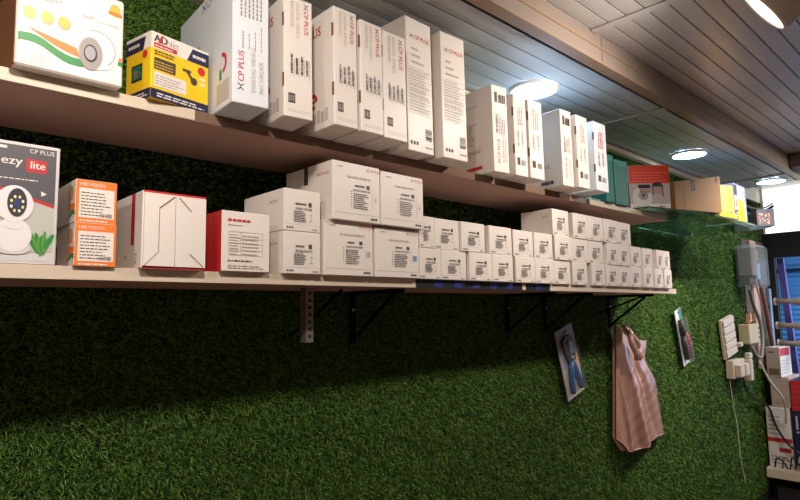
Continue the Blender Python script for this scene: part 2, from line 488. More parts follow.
# ------------------------------------------------------------------ shelves
def bracket(parent, x, y0, ztop, drop=0.14):
    b = MB()
    b.box(x, y0 + 0.02, ztop - 0.010, x + 0.018, 1.24, ztop, darkmetal)
    b.box(x, 1.232, ztop - drop, x + 0.018, 1.24, ztop - 0.010, darkmetal)
    b.tube([(x + 0.009, y0 + 0.05, ztop - 0.010), (x + 0.009, 1.232, ztop - drop + 0.01)], 0.005, darkmetal, 6)
    o = part(b, 'shelf_bracket', parent)
    k = MB(); k.tube([(x + 0.009, 1.2285, ztop - drop * 0.35), (x + 0.009, 1.232, ztop - drop * 0.35)], 0.005, zinc, 8)
    q = k.build('screw', o)
low = thing('wall_shelf', 'lower long cream-edged shelf board on black brackets, holding the rows of small boxes', 'shelf', (0, 0, 0))
LT = 0.071
b = MB(); b.rbox(-0.6, 1.002, LT - 0.021, 2.592, 1.252, LT, shelfboard, 0.0012); part(b, 'board', low)
b = MB(); b.rbox(-0.6, 0.9985, LT - 0.021, 1.005, 1.002, LT, shelfedge, 0.0005); part(b, 'edge_band', low, 'cream edge banding'); b = MB(); b.rbox(1.60, 0.9985, LT - 0.021, 2.592, 1.002, LT, shelfedge, 0.0005)
part(b, 'edge_band', low, 'cream edge banding')
b = MB(); b.rbox(1.005, 0.9985, LT - 0.021, 1.60, 1.002, LT, mat('black_edge_tape', (26, 26, 34), 0.45), 0.0005)
tb = mat('blue_edge_tape', (40, 52, 120), 0.4)
for k in range(7):
    x = 1.07 + 0.075 * k
    if k == 5: b.box(x + 0.005, 0.9975, LT - 0.020, x + 0.022, 0.9985, LT - 0.001, shelfedge)
    else: b.box(x, 0.9978, LT - 0.019, x + 0.032, 0.9985, LT - 0.004, tb)
part(b, 'edge_tape', low, 'black and blue checked edge tape')
for x in (0.99, 1.69, 1.93, 2.44): bracket(low, x, 1.02, LT - 0.0215)
# slotted upright strip hanging below the board
b = MB(); x0 = 0.752
b.box(x0, 1.098, -0.072, x0 + 0.003, 1.118, 0.0495, zinc); b.box(x0, 1.095, -0.072, x0 + 0.02, 1.098, 0.0495, zinc)
for k in range(7): b.box(x0 + 0.006, 1.0945, 0.034 - k * 0.016, x0 + 0.014, 1.095, 0.041 - k * 0.016, blackm)
part(b, 'slotted_strip', low, 'slotted zinc steel strip')
b = MB(); b.tube([(0.874, 1.12, 0.049), (0.80, 1.16, -0.03), (0.775, 1.20, -0.06)], 0.004, darkmetal, 6); part(b, 'brace', low)
b = MB(); b.tube([(2.45, 1.06, 0.049), (2.33, 1.235, -0.03)], 0.004, darkmetal, 6); part(b, 'brace', low)

upp = thing('wall_shelf', 'upper long cream-edged shelf board near the ceiling, carrying the tall boxes', 'shelf', (0, 0, 0))
UT = 0.372
b = MB(); b.rbox(-0.6, 1.002, UT - 0.020, 2.55, 1.252, UT, shelfboard, 0.0012); part(b, 'board', upp)
b = MB(); b.rbox(-0.6, 0.9985, UT - 0.020, 0.447, 1.002, UT, shelfedge, 0.0005)
part(b, 'edge_band', upp, 'cream edge banding'); b = MB(); b.rbox(1.69, 0.9985, UT - 0.020, 1.735, 1.002, UT, shelfedge, 0.0005); part(b, 'edge_band', upp, 'short cream edge banding, standing for light falling between the boxes'); b = MB(); b.rbox(1.875, 0.9985, UT - 0.020, 2.55, 1.002, UT, shelfedge, 0.0005)  # short cream piece paints the light that falls between boxes
part(b, 'edge_band', upp, 'cream edge banding')
b = MB(); b.box(0.447, 1.0012, UT - 0.020, 1.69, 1.002, UT, mat('shade_dark_edge', (118, 94, 76), 0.9, noise=0.2, scale=60)); part(b, 'shaded_edge', upp, 'edge strip coloured dark for the shade under the overhanging boxes')  # shade of the overhanging boxes put into a darker edge strip
for x in (0.05, 1.15, 1.9): bracket(upp, x, 1.13, UT - 0.0205, 0.06)
o = bpy.data.objects
gs = thing('glass_shelf', 'green tinted glass shelf continuing the upper shelf, carrying cartons', 'shelf', (0, 0, 0))
b = MB(); gp = [(2.27, 0.957), (2.64, 0.862), (3.43, 0.850), (3.43, 1.24), (2.27, 1.24)]
b.add([(x, y, z) for z in (0.3725, 0.3805) for x, y in gp], [(4, 3, 2, 1, 0), (5, 6, 7, 8, 9)] + [(i, (i + 1) % 5, 5 + (i + 1) % 5, 5 + i) for i in range(5)], glassm)
part(b, 'glass_plate', gs)
for x in (3.3,):
    b = MB(); b.box(x, 1.17, 0.362, x + 0.012, 1.24, 0.3722, zinc); part(b, 'support_clip', gs)
GT = 0.3807

# ------------------------------------------------------------------ tall recorder cartons on the upper shelf
def tall(name, label, x, y, rot, w, d, h, style, m=None, group=None, z=UT + 0.0002):
    r = thing(name, label, 'box', (x, y, z), rot, group)
    carton_body(r, w, d, h, m)
    p = Print('front', w, d, h); L = Print('left', w, d, h)
    sd = int(x * 1000)
    if style == 'up':          # lettering reads upwards, mark at the bottom
        q = Print('front', w, d, h); q.logo(w * 0.30, h * 0.10, w * 0.16, 90); part(q.mb, 'brand_lettering', r)
        p.text('DIGITAL VIDEO', w * 0.62, h * 0.10, w * 0.12, paleink, 90); p.text('RECORDER', w * 0.84, h * 0.10, w * 0.12, paleink, 90)
        for k in range(4): p.fine(w * (0.26 + 0.17 * k), h * 0.42, w * (0.31 + 0.17 * k), h * (0.58 + 0.02 * k), 1, greyink if k else ink, sd + k, vert=True)
        p.fine(w * 0.2, h * 0.66, w * 0.86, h * 0.92, 6, greyink, sd, vert=True)
    elif style in ('down', 'downleft'):
        q = Print('front', w, d, h); q.logo(w * 0.70, h * 0.965, w * 0.155, -90); part(q.mb, 'brand_lettering', r)
        p.text('DIGITAL VIDEO', w * 0.42, h * 0.965, w * 0.12, paleink, -90); p.text('RECORDER', w * 0.22, h * 0.965, w * 0.12, paleink, -90)
        for k in range(4):
            p.bars(w * (0.22 + 0.18 * k), h * 0.36, w * (0.30 + 0.18 * k), h * (0.52 - 0.02 * (k % 2)), ink, 15, sd + k, vert=True)
            p.fine(w * (0.32 + 0.18 * k), h * 0.34, w * (0.37 + 0.18 * k), h * 0.50, 2, greyink, sd + 9 * k, vert=True)
        p.rect(w * 0.14, h * 0.115, w * 0.38, h * 0.195, ink)
        for k in range(3): p.rect(w * (0.18 + 0.07 * k), h * 0.13, w * (0.195 + 0.07 * k), h * 0.18, white, 0.0003)
        p.rect(w * 0.12, h * 0.045, w * 0.95, h * 0.048, paleink); p.rect(w * 0.12, h * 0.06, w * 0.95, h * 0.063, paleink)
        s_ = MB()
        for v in (0.30, 0.80): s_.box(-0.0008, 0.0008, h * (v - 0.055), 0.002, 0.0065, h * (v + 0.055), edgecard)
        part(s_, 'tab_slot', r, 'brown locking tab slots')
        L.text('CP PLUS', d - 0.142, h * 0.81, 0.019, red, 0, bold=0.0004)
        L.arc(d - 0.075, h * 0.26, 0.009, 0.017, 0, 300, red); L.poly([(d - 0.090, h * 0.235), (d - 0.060, h * 0.255), (d - 0.060, h * 0.275), (d - 0.090, h * 0.255)], red)
        for k in range(4): L.rect(d - 0.075 + 0.014 * k, h * 0.06, d - 0.064 + 0.014 * k, h * (0.15 + 0.02 * (k % 2)), paleink)
    elif style == 'spec':
        q = Print('front', w, d, h); q.logo(w * 0.16, h * 0.845, w * 0.115); part(q.mb, 'brand_lettering', r)
        for k in range(3): p.fine(w * 0.2, h * (0.76 - 0.05 * k), w * (0.5 + 0.12 * k), h * (0.78 - 0.05 * k), 1, paleink, sd + k, 0.8)
        for k in range(9): p.rect(w * 0.1, h * (0.62 - 0.042 * k), w * 0.92, h * (0.6225 - 0.042 * k), greyink)
        p.fine(w * 0.1, h * 0.30, w * 0.9, h * 0.62, 14, paleink, sd)
        p.rect(w * 0.55, h * 0.28, w * 0.56, h * 0.62, paleink)
        p.bars(w * 0.68, h * 0.10, w * 0.93, h * 0.19, ink, 9, sd, vert=True)
        for k in range(3): p.rect(w * (0.10 + 0.11 * k), h * 0.05, w * (0.18 + 0.11 * k), h * 0.075, ink)
        p.rect(w * 0.66, h * 0.04, w * 0.94, h * 0.052, greyink)
    elif style == 'cam':       # upright camera cartons: list of languages on the side
        q = Print('front', w, d, h); q.logo(w * 0.42, h * 0.10, w * 0.17, 90); part(q.mb, 'brand_lettering', r)
        p.fine(w * 0.60, h * 0.12, w * 0.9, h * 0.45, 2, paleink, sd, vert=True)
        p.bars(w * 0.2, h * 0.44, w * 0.34, h * 0.66, ink, 16, sd, vert=True); p.fine(w * 0.4, h * 0.44, w * 0.85, h * 0.68, 4, greyink, sd, vert=True)
        p.rect(w * 0.18, h * 0.80, w * 0.36, h * 0.92, ink); p.bars(w * 0.42, h * 0.80, w * 0.9, h * 0.90, ink, 10, sd)
        L.fine(d - 0.145, h * 0.36, d - 0.060, h * 0.62, 9, ink, sd, 0.25)
        L.fine(d - 0.10, h * 0.80, d - 0.055, h * 0.825, 1, greyink, sd)
        L.text('Beyond', d - 0.118, h * 0.25, 0.016, greyink)
        if x < 1.5: L.rect(d - 0.150, h * 0.06, d - 0.118, h * 0.10, green); L.rect(d - 0.108, h * 0.06, d - 0.045, h * 0.10, red)
        else: L.fine(d - 0.08, h * 0.04, d - 0.03, h * 0.09, 1, navy, 3, 0.9)
    elif style == 'side':
        p.fine(w * 0.3, h * 0.62, w * 0.75, h * 0.92, 3, red if sd % 2 else greyink, sd, vert=True)
        for k in range(2): p.bars(w * (0.22 + 0.34 * k), h * 0.36, w * (0.36 + 0.34 * k), h * 0.56, greyink, 14, sd + k, vert=True)
        p.rect(w * 0.14, h * 0.13, w * 0.38, h * 0.22, ink); p.bars(w * 0.48, h * 0.13, w * 0.85, h * 0.20, greyink, 7, sd)
        p.rect(w * 0.1, h * 0.06, w * 0.9, h * 0.063, paleink)
        s_ = MB()
        for v in (0.32, 0.78): s_.box(-0.0008, 0.0008, h * (v - 0.055), 0.002, 0.0065, h * (v + 0.055), edgecard)
        part(s_, 'tab_slot', r, 'brown locking tab slots')
    elif style == 'blue':
        p.fine(w * 0.2, h * 0.2, w * 0.8, h * 0.8, 3, greyink, sd, vert=True)
    part(p.mb, 'printed_label', r)
    if L.mb.v: part(L.mb, 'side_print', r)
    return r

# the tall carton with the painted cool-light tint nearest the left
r = tall('recorder_carton', 'big white recorder box tinted as if in cool light, right of the yellow box', 0.477, 0.917, -4, 0.070, 0.27, 0.246, 'up', whitecool)
L = Print('left', 0.07, 0.27, 0.246)
L.logo(0.125, 0.222, 0.017, 0, greyink); L.arc(0.225, 0.085, 0.012, 0.020, -80, 100, red); L.rect(0.212, 0.055, 0.222, 0.075, green)
L.poly([(0.06, 0.135), (0.10, 0.145), (0.115, 0.160), (0.07, 0.150)], teal); L.rect(0.20, 0.012, 0.255, 0.05, paleink)
part(L.mb, 'side_print', r)
G = 'white recorder boxes on the upper shelf'
tall('recorder_carton', 'white recorder box standing alone right after the one tinted as if in cool light', 0.586, 0.922, -5, 0.062, 0.25, 0.242, 'down', group=G)
tall('recorder_carton', 'white recorder box, leftmost of the close-packed three, red curl on its side', 0.6915, 0.904, -1.0, 0.060, 0.26, 0.250, 'down', group=G)
tall('recorder_carton', 'white recorder box, middle one of the close-packed three', 0.759, 0.901, 0, 0.062, 0.26, 0.243, 'down', group=G)
tall('recorder_carton', 'white recorder box, rightmost of the close-packed three, beside the taller box', 0.827, 0.906, 0, 0.070, 0.26, 0.243, 'down', group=G)
G2 = 'extra tall white boxes with a specification table'
tall('recorder_carton', 'extra tall white box with a table of print, touching the close-packed three', 0.936, 0.944, 2, 0.092, 0.26, 0.330, 'spec', group=G2)
tall('recorder_carton', 'extra tall white box with a table of print, standing free right of its twin', 1.052, 0.938, -2, 0.090, 0.26, 0.326, 'spec', group=G2)
G3 = 'white camera boxes at the middle of the upper shelf'
tall('camera_carton', 'white box with lines of print on its wide side and a green and red strip', 1.274, 0.951, -6, 0.062, 0.24, 0.248, 'cam', group=G3)
tall('recorder_carton', 'narrow white box in the glare under the first round ceiling light, left of its twin', 1.360, 0.940, -2, 0.058, 0.25, 0.239, 'side', group=G3)
tall('recorder_carton', 'narrow white box in the glare under the first round ceiling light, right of its twin', 1.424, 0.933, -1, 0.070, 0.25, 0.237, 'side', group=G3)
tall('camera_carton', 'white box with print on its wide side, third from the teal cartons', 1.598, 0.931, -2, 0.060, 0.25, 0.245, 'cam', group=G3)
tall('recorder_carton', 'slim white box squeezed between the printed box and the bluish end box', 1.664, 0.914, -1, 0.066, 0.25, 0.236, 'side', group=G3)
tall('recorder_carton', 'white end box of the tall row, pale blue left side, next to the teal boxes', 1.757, 0.903, 0, 0.080, 0.27, 0.232, 'side', whitecool, group=G3)

# white dome-camera carton at the far left
w, d, h = 0.150, 0.20, 0.148
r = thing('camera_carton', 'large white carton with a picture of a dome camera and green and orange ribbon', 'box', (0.162, 0.975, UT + 0.0002), 0)
b = MB(); b.rbox(0, 0, 0, w, d, h, white, 0.003); part(b, 'carton_body', r)
b = MB(); b.box(-0.001, 0.002, 0.002, 0, d - 0.002, h - 0.002, brownprint); part(b, 'side_panel', r, 'brown side panel')
p = Print('front', w, d, h)
p.text('H.265+', 0.024, 0.109, 0.0085, greyink)
p.rect(0.026, 0.1035, 0.062, 0.1042, paleink); p.rect(0.026, 0.100, 0.062, 0.1007, paleink)
amber = mat('amber_print', (240, 172, 60), 0.4); skin = mat('peach_print', (240, 160, 110), 0.4)
for k, (u, v) in enumerate(((0.0165, 0.083), (0.0400, 0.082), (0.0630, 0.081))):
    p.disc(u, v, 0.0092, skin, 0.0002, 0.0105); p.disc(u - 0.0006, v + 0.002, 0.0080, amber, 0.0004, 0.0085)
def ribbon(fa, fb, u0, u1, m_, lift, n=22):
    for k in range(n):
        a = u0 + (u1 - u0) * k / n; c = u0 + (u1 - u0) * (k + 1) / n
        p.poly([(a, fb(a)), (c, fb(c)), (c, fa(c)), (a, fa(a))], m_, lift)
g1 = lambda u: 0.050 - 0.016 / (1 + math.exp(-(u - 0.042) * 90)) + 0.004 * math.sin(u * 60)
ribbon(g1, lambda u: g1(u) - 0.0125, 0.003, 0.092, green, 0.0002)
o1 = lambda u: 0.0615 - (u - 0.014) * 0.22
ribbon(o1, lambda u: o1(u) - 0.013 * math.sin(min(1.0, (u - 0.014) / 0.06) * math.pi / 2), 0.014, 0.088, orange, 0.0003)
p.text('EXIR', 0.089, 0.1005, 0.0052, greyink); p.fine(0.108, 0.099, 0.146, 0.103, 1, paleink, 4, 0.35)
# printed dome camera
dome = mat('dome_print_white', (224, 220, 216), 0.4)
p.disc(0.110, 0.072, 0.034, lightgrey, 0.0006, 0.022, tilt=-0.35); p.disc(0.112, 0.054, 0.032, dome, 0.0008, 0.034)
p.arc(0.108, 0.054, 0.0285, 0.0300, -50, 110, midgrey, 0.0012)
p.disc(0.1010, 0.0435, 0.0178, midgrey, 0.0014, 0.0270); p.disc(0.1005, 0.0430, 0.0158, greyink, 0.0017, 0.0245); p.disc(0.1005, 0.0435, 0.0098, charcoal, 0.0020, 0.0145); p.disc(0.1000, 0.0440, 0.0078, midgrey, 0.0023, 0.0115)
p.fine(0.122, 0.073, 0.136, 0.0755, 1, paleink, 8, 0.6)
p.disc(0.136, 0.127, 0.0085, skin, 0.0002, 0.0105); p.disc(0.136, 0.128, 0.0062, amber, 0.0004, 0.0078)
p.poly([(0.1255, 0.119), (0.1465, 0.117), (0.1465, 0.1225), (0.1255, 0.1245)], orange, 0.0006)
p.rect(0.1420, 0.043, 0.1495, 0.049, orange); p.rect(0.1420, 0.035, 0.1495, 0.0425, green)
for k in range(4): p.fine(0.008, 0.006 + 0.004 * k, 0.050, 0.0085 + 0.004 * k, 1, paleink, k + 40, 0.35)
part(p.mb, 'printed_front', r)

# yellow and navy wall-mount box
w, d, h = 0.118, 0.075, 0.118
r = thing('bracket_carton', 'small yellow, white and navy box for a camera wall mount, standing askew', 'box', (0.360, 0.984, UT + 0.0002), 12)
b = MB(); b.rbox(0, 0, 0, w, d, h, yellow, 0.0012); part(b, 'carton_body', r)
for face, W_ in (('front', w), ('left', d)):
    p = Print(face, w, d, h)
    p.rect(0, 0, W_, 0.017, navy); p.fine(W_ * 0.1, 0.004, W_ * 0.92, 0.013, 2, white, 5, 0.5); p.rect(0, 0.089, W_, h, white)
    if face == 'front':
        p.poly([(w * 0.60, 0.089), (w, 0.089), (w, h - 0.004), (w * 0.70, h - 0.004)], navy, 0.0001); p.fine(w * 0.70, 0.098, w * 0.96, 0.105, 1, white, 8, 0.8)
        p.text('AD', 0.005, 0.101, 0.013, ink, bold=0.0006); p.text('Net', 0.028, 0.101, 0.011, greyink); p.poly([(0.012, 0.100), (0.017, 0.100), (0.0215, 0.115), (0.0185, 0.115)], red, 0.0012); p.rect(0.005, 0.091, 0.050, 0.099, red, 0.0002); p.fine(0.007, 0.093, 0.048, 0.097, 1, white, 9, 0.6)
        p.fine(0.006, 0.078, 0.052, 0.088, 2, charcoal, 11, 0.55)
        p.rect(0.006, 0.052, 0.048, 0.073, charcoal, 0.0001); p.rect(0.006, 0.022, 0.070, 0.048, white, 0.0001)
        p.fine(0.008, 0.026, 0.066, 0.045, 4, greyink, 12, 0.3); p.fine(0.008, 0.055, 0.044, 0.070, 3, yellow, 13, 0.3)
        p.rect(0.062, 0.066, 0.080, 0.071, ink, 0.0002); p.poly([(0.070, 0.066), (0.076, 0.066), (0.090, 0.052), (0.084, 0.049)], ink, 0.0002); p.disc(0.086, 0.053, 0.007, ink, 0.0003)
        p.disc(0.102, 0.077, 0.008, red, 0.0002); p.rect(0.098, 0.060, 0.110, 0.064, white); p.rect(0.098, 0.050, 0.110, 0.054, white)
    else:
        p.poly([(0, 0.089), (d * 0.7, 0.089), (d * 0.8, h - 0.006), (0, h - 0.006)], navy, 0.0001); p.fine(0.008, 0.098, 0.045, 0.105, 1, white, 3, 0.8)
        p.rect(0.018, 0.036, 0.050, 0.066, blackm, 0.0001); p.rect(0.020, 0.039, 0.048, 0.063, teal, 0.0003); p.rect(0.026, 0.042, 0.036, 0.056, kraft, 0.0005)
        p.disc(0.058, 0.080, 0.007, red, 0.0002)
    part(p.mb, 'printed_front' if face == 'front' else 'printed_side', r)

# teal cartons and the picture carton at the end of the shelf
for lab, x, y, w, h in (('teal carton, the narrower one right behind the last white box', 1.985, 0.985, 0.050, 0.178),
                        ('teal carton with folded top, the wider one left of the red picture box', 2.068, 0.990, 0.085, 0.172)):
    r = thing('teal_carton', lab, 'box', (x, y, UT + 0.0002), -6)
    b = MB(); b.rbox(0, 0, 0, w, 0.20, h, teal, 0.0015); part(b, 'carton_body', r)
    b = MB(); b.box(0.001, -0.0012, h * 0.86, w - 0.001, 0.0, h - 0.002, mat('pale_teal_flap', (44, 124, 116), 0.5)); part(b, 'top_flap', r)
w, d, h = 0.166, 0.055, 0.180
r = thing('webcam_carton', 'red and white picture box turned towards the camera at the end of the white shelf', 'box', (2.283, 1.034, GT), -41)
redcard = mat('tomato_red_card', (206, 66, 44), 0.5, noise=0.06)
b = MB(); b.rbox(0, 0, 0, w, d, h, white, 0.0015); part(b, 'carton_body', r)
p = Print('front', w, d, h)
p.rect(0, h * 0.58, w, h - 0.001, redcard); p.fine(0.01, h * 0.62, w * 0.95, h * 0.88, 4, mat('pale_red_ink', (225, 110, 86), 0.5), 31, 0.35)
skinp = mat('photo_grey_rose', (172, 140, 130), 0.5)
p.rect(0.002, 0.02, w - 0.002, h * 0.58, mat('photo_grey', (178, 170, 168), 0.5), 0.0002)
p.disc(0.05, 0.045, 0.040, lightgrey, 0.0004, 0.048); p.disc(0.055, 0.055, 0.020, midgrey, 0.0006); p.disc(0.055, 0.055, 0.006, ink, 0.0008)
p.rect(0.035, 0.085, 0.085, 0.100, navy, 0.0006); p.rect(0.04, 0.065, 0.085, 0.085, skinp, 0.0006)
p.rect(0.095, 0.062, 0.135, 0.098, skinp, 0.0006); p.arc(0.114, 0.085, 0.017, 0.023, 0, 180, ink, 0.0008); p.disc(0.114, 0.10, 0.020, charcoal, 0.0008, 0.010)
p.rect(0.092, 0.055, 0.096, 0.098, charcoal, 0.0010); p.rect(0.134, 0.050, 0.138, 0.098, charcoal, 0.0010)
p.fine(0.118, 0.006, 0.146, 0.012, 1, ink, 33, 0.9); p.fine(0.01, 0.006, 0.10, 0.014, 1, greyink, 34, 0.5)
part(p.mb, 'printed_front', r)
# crumpled clear wrapper between the end box and the teal boxes
b = MB(); rn = random.Random(4); n = 9
vs = [(0.055 * i / n, 0.07 * j / n, 0.004 + 0.016 * rn.random() * math.sin(math.pi * i / n) * math.sin(math.pi * j / n)) for i in range(n + 1) for j in range(n + 1)]
vs += [(x_, y_, 0.0015) for x_, y_, z_ in vs]; M_ = (n + 1) ** 2
fs = [(i * (n + 1) + j, (i + 1) * (n + 1) + j, (i + 1) * (n + 1) + j + 1, i * (n + 1) + j + 1) for i in range(n) for j in range(n)]
fs += [tuple(M_ + k for k in f[::-1]) for f in fs]
for k in range(n):
    a, c = k, k + 1; fs.append((a, c, M_ + c, M_ + a)); a, c = n * (n + 1) + k, n * (n + 1) + k + 1; fs.append((c, a, M_ + a, M_ + c))
    a, c = k * (n + 1), (k + 1) * (n + 1); fs.append((c, a, M_ + a, M_ + c)); a, c = a + n, c + n; fs.append((a, c, M_ + c, M_ + a))
b.add(vs, fs, mat('crinkled_film', (190, 222, 218), 0.15, alpha=0.45))
tag(b.build('plastic_wrapper', None, (1.90, 0.90 + 0.095, UT - 0.0008)), 'crumpled clear plastic wrapper in front of the teal cartons', 'wrapper')

# things on the glass shelf
def plain(name, label, cat, x, y, z, rot, w, d, h, m, bev=0.0015):
    r = thing(name, label, cat, (x, y, z), rot)
    b = MB(); b.rbox(0, 0, 0, w, d, h, m, bev); part(b, 'carton_body', r)
    return r
for k in range(2):
    b = MB(); b.lathe([(0, 0.0), (0, 0.013), (0.003, 0.0135), (0.026, 0.0125), (0.030, 0.008), (0.030, 0.0)], (0, 0, 1), (0, 0, 0), mat('pale_yellow_plastic', (222, 220, 150), 0.5), 18)
    tag(b.build('plastic_cup', None, (2.475, 1.00, GT + 0.0302 * k)), ('pale yellow plastic cup stacked on top of another, beside the red picture box', 'pale yellow plastic cup under its twin, beside the red picture box')[k == 0], 'cup')
r = thing('kraft_carton', 'wide brown cardboard carton leaning out over the glass shelf', 'box', (2.437, 0.917, GT), -17)
b = MB(); kb = [(0, 0, 0), (0.290, 0, 0), (0.290, 0, 0.160), (0.0, 0, 0.114)]
b.add(kb + [(x, 0.10, z) for x, y, z in kb], [(0, 1, 2, 3), (5, 4, 7, 6), (0, 4, 5, 1), (1, 5, 6, 2), (2, 6, 7, 3), (3, 7, 4, 0)], kraft)
part(b, 'carton_body', r)
b = MB(); b.box(0.2895, 0.001, 0.004, 0.292, 0.099, 0.155, mat('tan_flap', (214, 150, 80), 0.6)); b.add([(0.02, -0.001, 0.1175), (0.286, -0.001, 0.1597), (0.286, 0.02, 0.1612), (0.02, 0.02, 0.119)], [(0, 1, 2, 3)], kraft); part(b, 'flap', r)
p = Print('front', 0.290, 0.10, 0.118)
p.poly([(0.105, 0.082), (0.127, 0.086), (0.125, 0.132), (0.100, 0.128)], charcoal); p.fine(0.106, 0.09, 0.122, 0.122, 6, greyink, 3, 0.3)
p.rect(0.262, 0.132, 0.272, 0.154, charcoal); p.rect(0.055, 0.01, 0.057, 0.085, edgecard)
p.text('up', 0.018, 0.098, 0.009, charcoal)
for k, a in enumerate((0.135, 0.165, 0.195)): p.arc(a + 0.02, 0.05, 0.018, 0.020, 30 + 40 * k, 200 + 40 * k, mat('faint_kraft_mark', (160, 112, 64), 0.7))
part(p.mb, 'printed_front', r)
orangecard = mat('orange_yellow_card', (226, 150, 50), 0.5, noise=0.05)
r = plain('orange_carton', 'slim orange and yellow upright carton between the brown carton and the blue one', 'box', 2.915, 0.915, GT, -25, 0.105, 0.11, 0.165, orangecard)
p = Print('front', 0.105, 0.11, 0.165); p.disc(0.085, 0.026, 0.014, red); p.rect(0.075, 0.05, 0.104, 0.15, yellow); part(p.mb, 'printed_front', r)
r = plain('yellow_box', 'flat yellow box lying in front of the slim orange carton on the glass shelf', 'box', 2.80, 0.868, GT, -8, 0.16, 0.040, 0.020, yellow)
p = Print('front', 0.12, 0.035, 0.018); p.fine(0.05, 0.004, 0.11, 0.014, 2, orange, 3, 0.5); part(p.mb, 'printed_front', r)
paleblue = mat('pale_blue_card', (150, 170, 208), 0.45, noise=0.06)
r = plain('blue_carton', 'light blue upright carton with a yellow splash, near the end of the glass shelf', 'box', 3.10, 0.890, GT, 0, 0.175, 0.14, 0.195, paleblue)
p = Print('front', 0.175, 0.14, 0.195); KX, KZ = 1.12, 1.18
p.poly = lambda pts, m, lift=0: Print.poly(p, [(u * KX, v * KZ) for u, v in pts], m, lift)
p.rect(0, 0.115, 0.035, 0.16, navy, 0.0001)
p.poly([(0.035, 0.01), (0.125, 0.004), (0.120, 0.05), (0.132, 0.06), (0.118, 0.085), (0.125, 0.10), (0.095, 0.098), (0.08, 0.112), (0.06, 0.095), (0.035, 0.10)], yellow, 0.0002)
p.rect(0.0, 0.06, 0.03, 0.108, white, 0.0002); p.rect(0.006, 0.068, 0.024, 0.10, red, 0.0004); p.rect(0.0, 0.004, 0.032, 0.055, charcoal, 0.0002); p.fine(0.005, 0.01, 0.03, 0.05, 4, white, 3, 0.3)
for k in range(2): p.disc(0.06 + 0.035 * k, 0.12, 0.011, white, 0.0003)
p.fine(0.06, 0.05, 0.11, 0.07, 2, orange, 7, 0.5); p.rect(0.04, 0.145, 0.14, 0.155, white, 0.0001)
part(p.mb, 'printed_front', r)
r = plain('navy_carton', 'small dark navy carton squeezed in behind the small patterned box', 'box', 3.275, 0.925, GT, 0, 0.055, 0.10, 0.085, navy)
p = Print('front', 0.055, 0.10, 0.085); p.rect(0.008, 0.055, 0.042, 0.08, bluep); p.disc(0.025, 0.025, 0.012, red); part(p.mb, 'printed_front', r)
r = plain('patterned_box', 'small grey-blue box with a pale pattern at the very end of the glass shelf', 'box', 3.360, 0.870, GT, -54, 0.082, 0.080, 0.088, mat('slate_card', (96, 102, 128), 0.45, noise=0.06))
p = Print('front', 0.082, 0.080, 0.088); rn = random.Random(5)
for k in range(40):
    u, v = rn.uniform(0.012, 0.06), rn.uniform(0.014, 0.066); p.disc(u, v, rn.uniform(0.002, 0.005), (white, skin, orange)[k % 3], 0.0001 + k * 0.00001, n=7)
part(p.mb, 'printed_front', r)
p = Print('left', 0.082, 0.080, 0.088); p.rect(0.001, 0.001, 0.079, 0.087, mat('rose_brown_card', (150, 112, 100), 0.5)); p.fine(0.01, 0.02, 0.07, 0.075, 6, paleink, 4, 0.4); part(p.mb, 'printed_side', r)

# ------------------------------------------------------------------ boxes on the lower shelf
Z0 = LT + 0.0002
# pan-tilt camera box
w, d, h = 0.110, 0.11, 0.183
r = thing('camera_carton', 'dark grey and white box picturing a round pan-tilt camera, far left on the lower shelf', 'box', (0.122, 1.004, Z0), 0)
b = MB(); b.rbox(0, 0, 0, w, d, h, lightgrey, 0.0015); part(b, 'carton_body', r)
p = Print('front', w, d, h); e_ = 0.005
p.rect(e_, e_, w - e_, 0.014, lightgrey, 0.0001)
p.poly([(e_, 0.014), (w - e_, 0.020), (w - e_, 0.092), (e_, 0.117)], mat('soft_room_print', (186, 186, 178), 0.4), 0.0001)
p.poly([(e_, 0.117), (w - e_, 0.088), (w - e_, h - e_), (e_, h - e_)], mat('slate_grey_print', (86, 84, 90), 0.4), 0.0002)
p.poly([(e_, 0.116), (w - e_, 0.087), (w - e_, 0.092), (e_, 0.121)], red, 0.0003)
p.text('ezy', 0.033, 0.1480, 0.0125, white, sx=1.15, bold=0.0003)
p.poly([(0.0655, 0.140), (0.0925, 0.139), (0.0925, 0.158), (0.0655, 0.160)], red, 0.0003); p.text('lite', 0.0700, 0.1450, 0.0115, white, bold=0.0003)
p.logo(0.0600, 0.1685, 0.0064, 0, white, white); p.rect(0.010, 0.171, 0.040, 0.175, white, 0.0003)
p.fine(0.030, 0.126, 0.085, 0.129, 1, white, 3, 0.5); p.poly([(0.086, 0.112), (0.094, 0.108), (0.087, 0.104)], white, 0.0004)
leaf = mat('leaf_print', (92, 150, 60), 0.4)
for k in range(9):
    a = 0.080 + 0.0025 * k; p.disc(a, 0.028 + 0.004 * (k % 3), 0.003, (green, leaf)[k % 2], 0.0004 + 0.0001 * k, 0.013 + 0.003 * (k % 2), n=12, tilt=0.5 - 0.12 * k)
shell = mat('printed_shell_white', (226, 222, 222), 0.4)
p.disc(0.0530, 0.024, 0.0235, lightgrey, 0.0015, 0.010); p.disc(0.0530, 0.043, 0.0235, shell, 0.0016, 0.025); p.disc(0.0530, 0.089, 0.0240, shell, 0.0019, 0.0275)
p.arc(0.0530, 0.068, 0.0170, 0.0173, 225, 315, midgrey, 0.0021); p.fine(0.046, 0.032, 0.060, 0.0345, 1, greyink, 4, 0.7)
p.disc(0.0560, 0.091, 0.0125, charcoal, 0.0022, 0.0215); p.disc(0.0560, 0.090, 0.0042, mat('lens_blue_print', (60, 70, 120), 0.3), 0.0024, 0.0060)
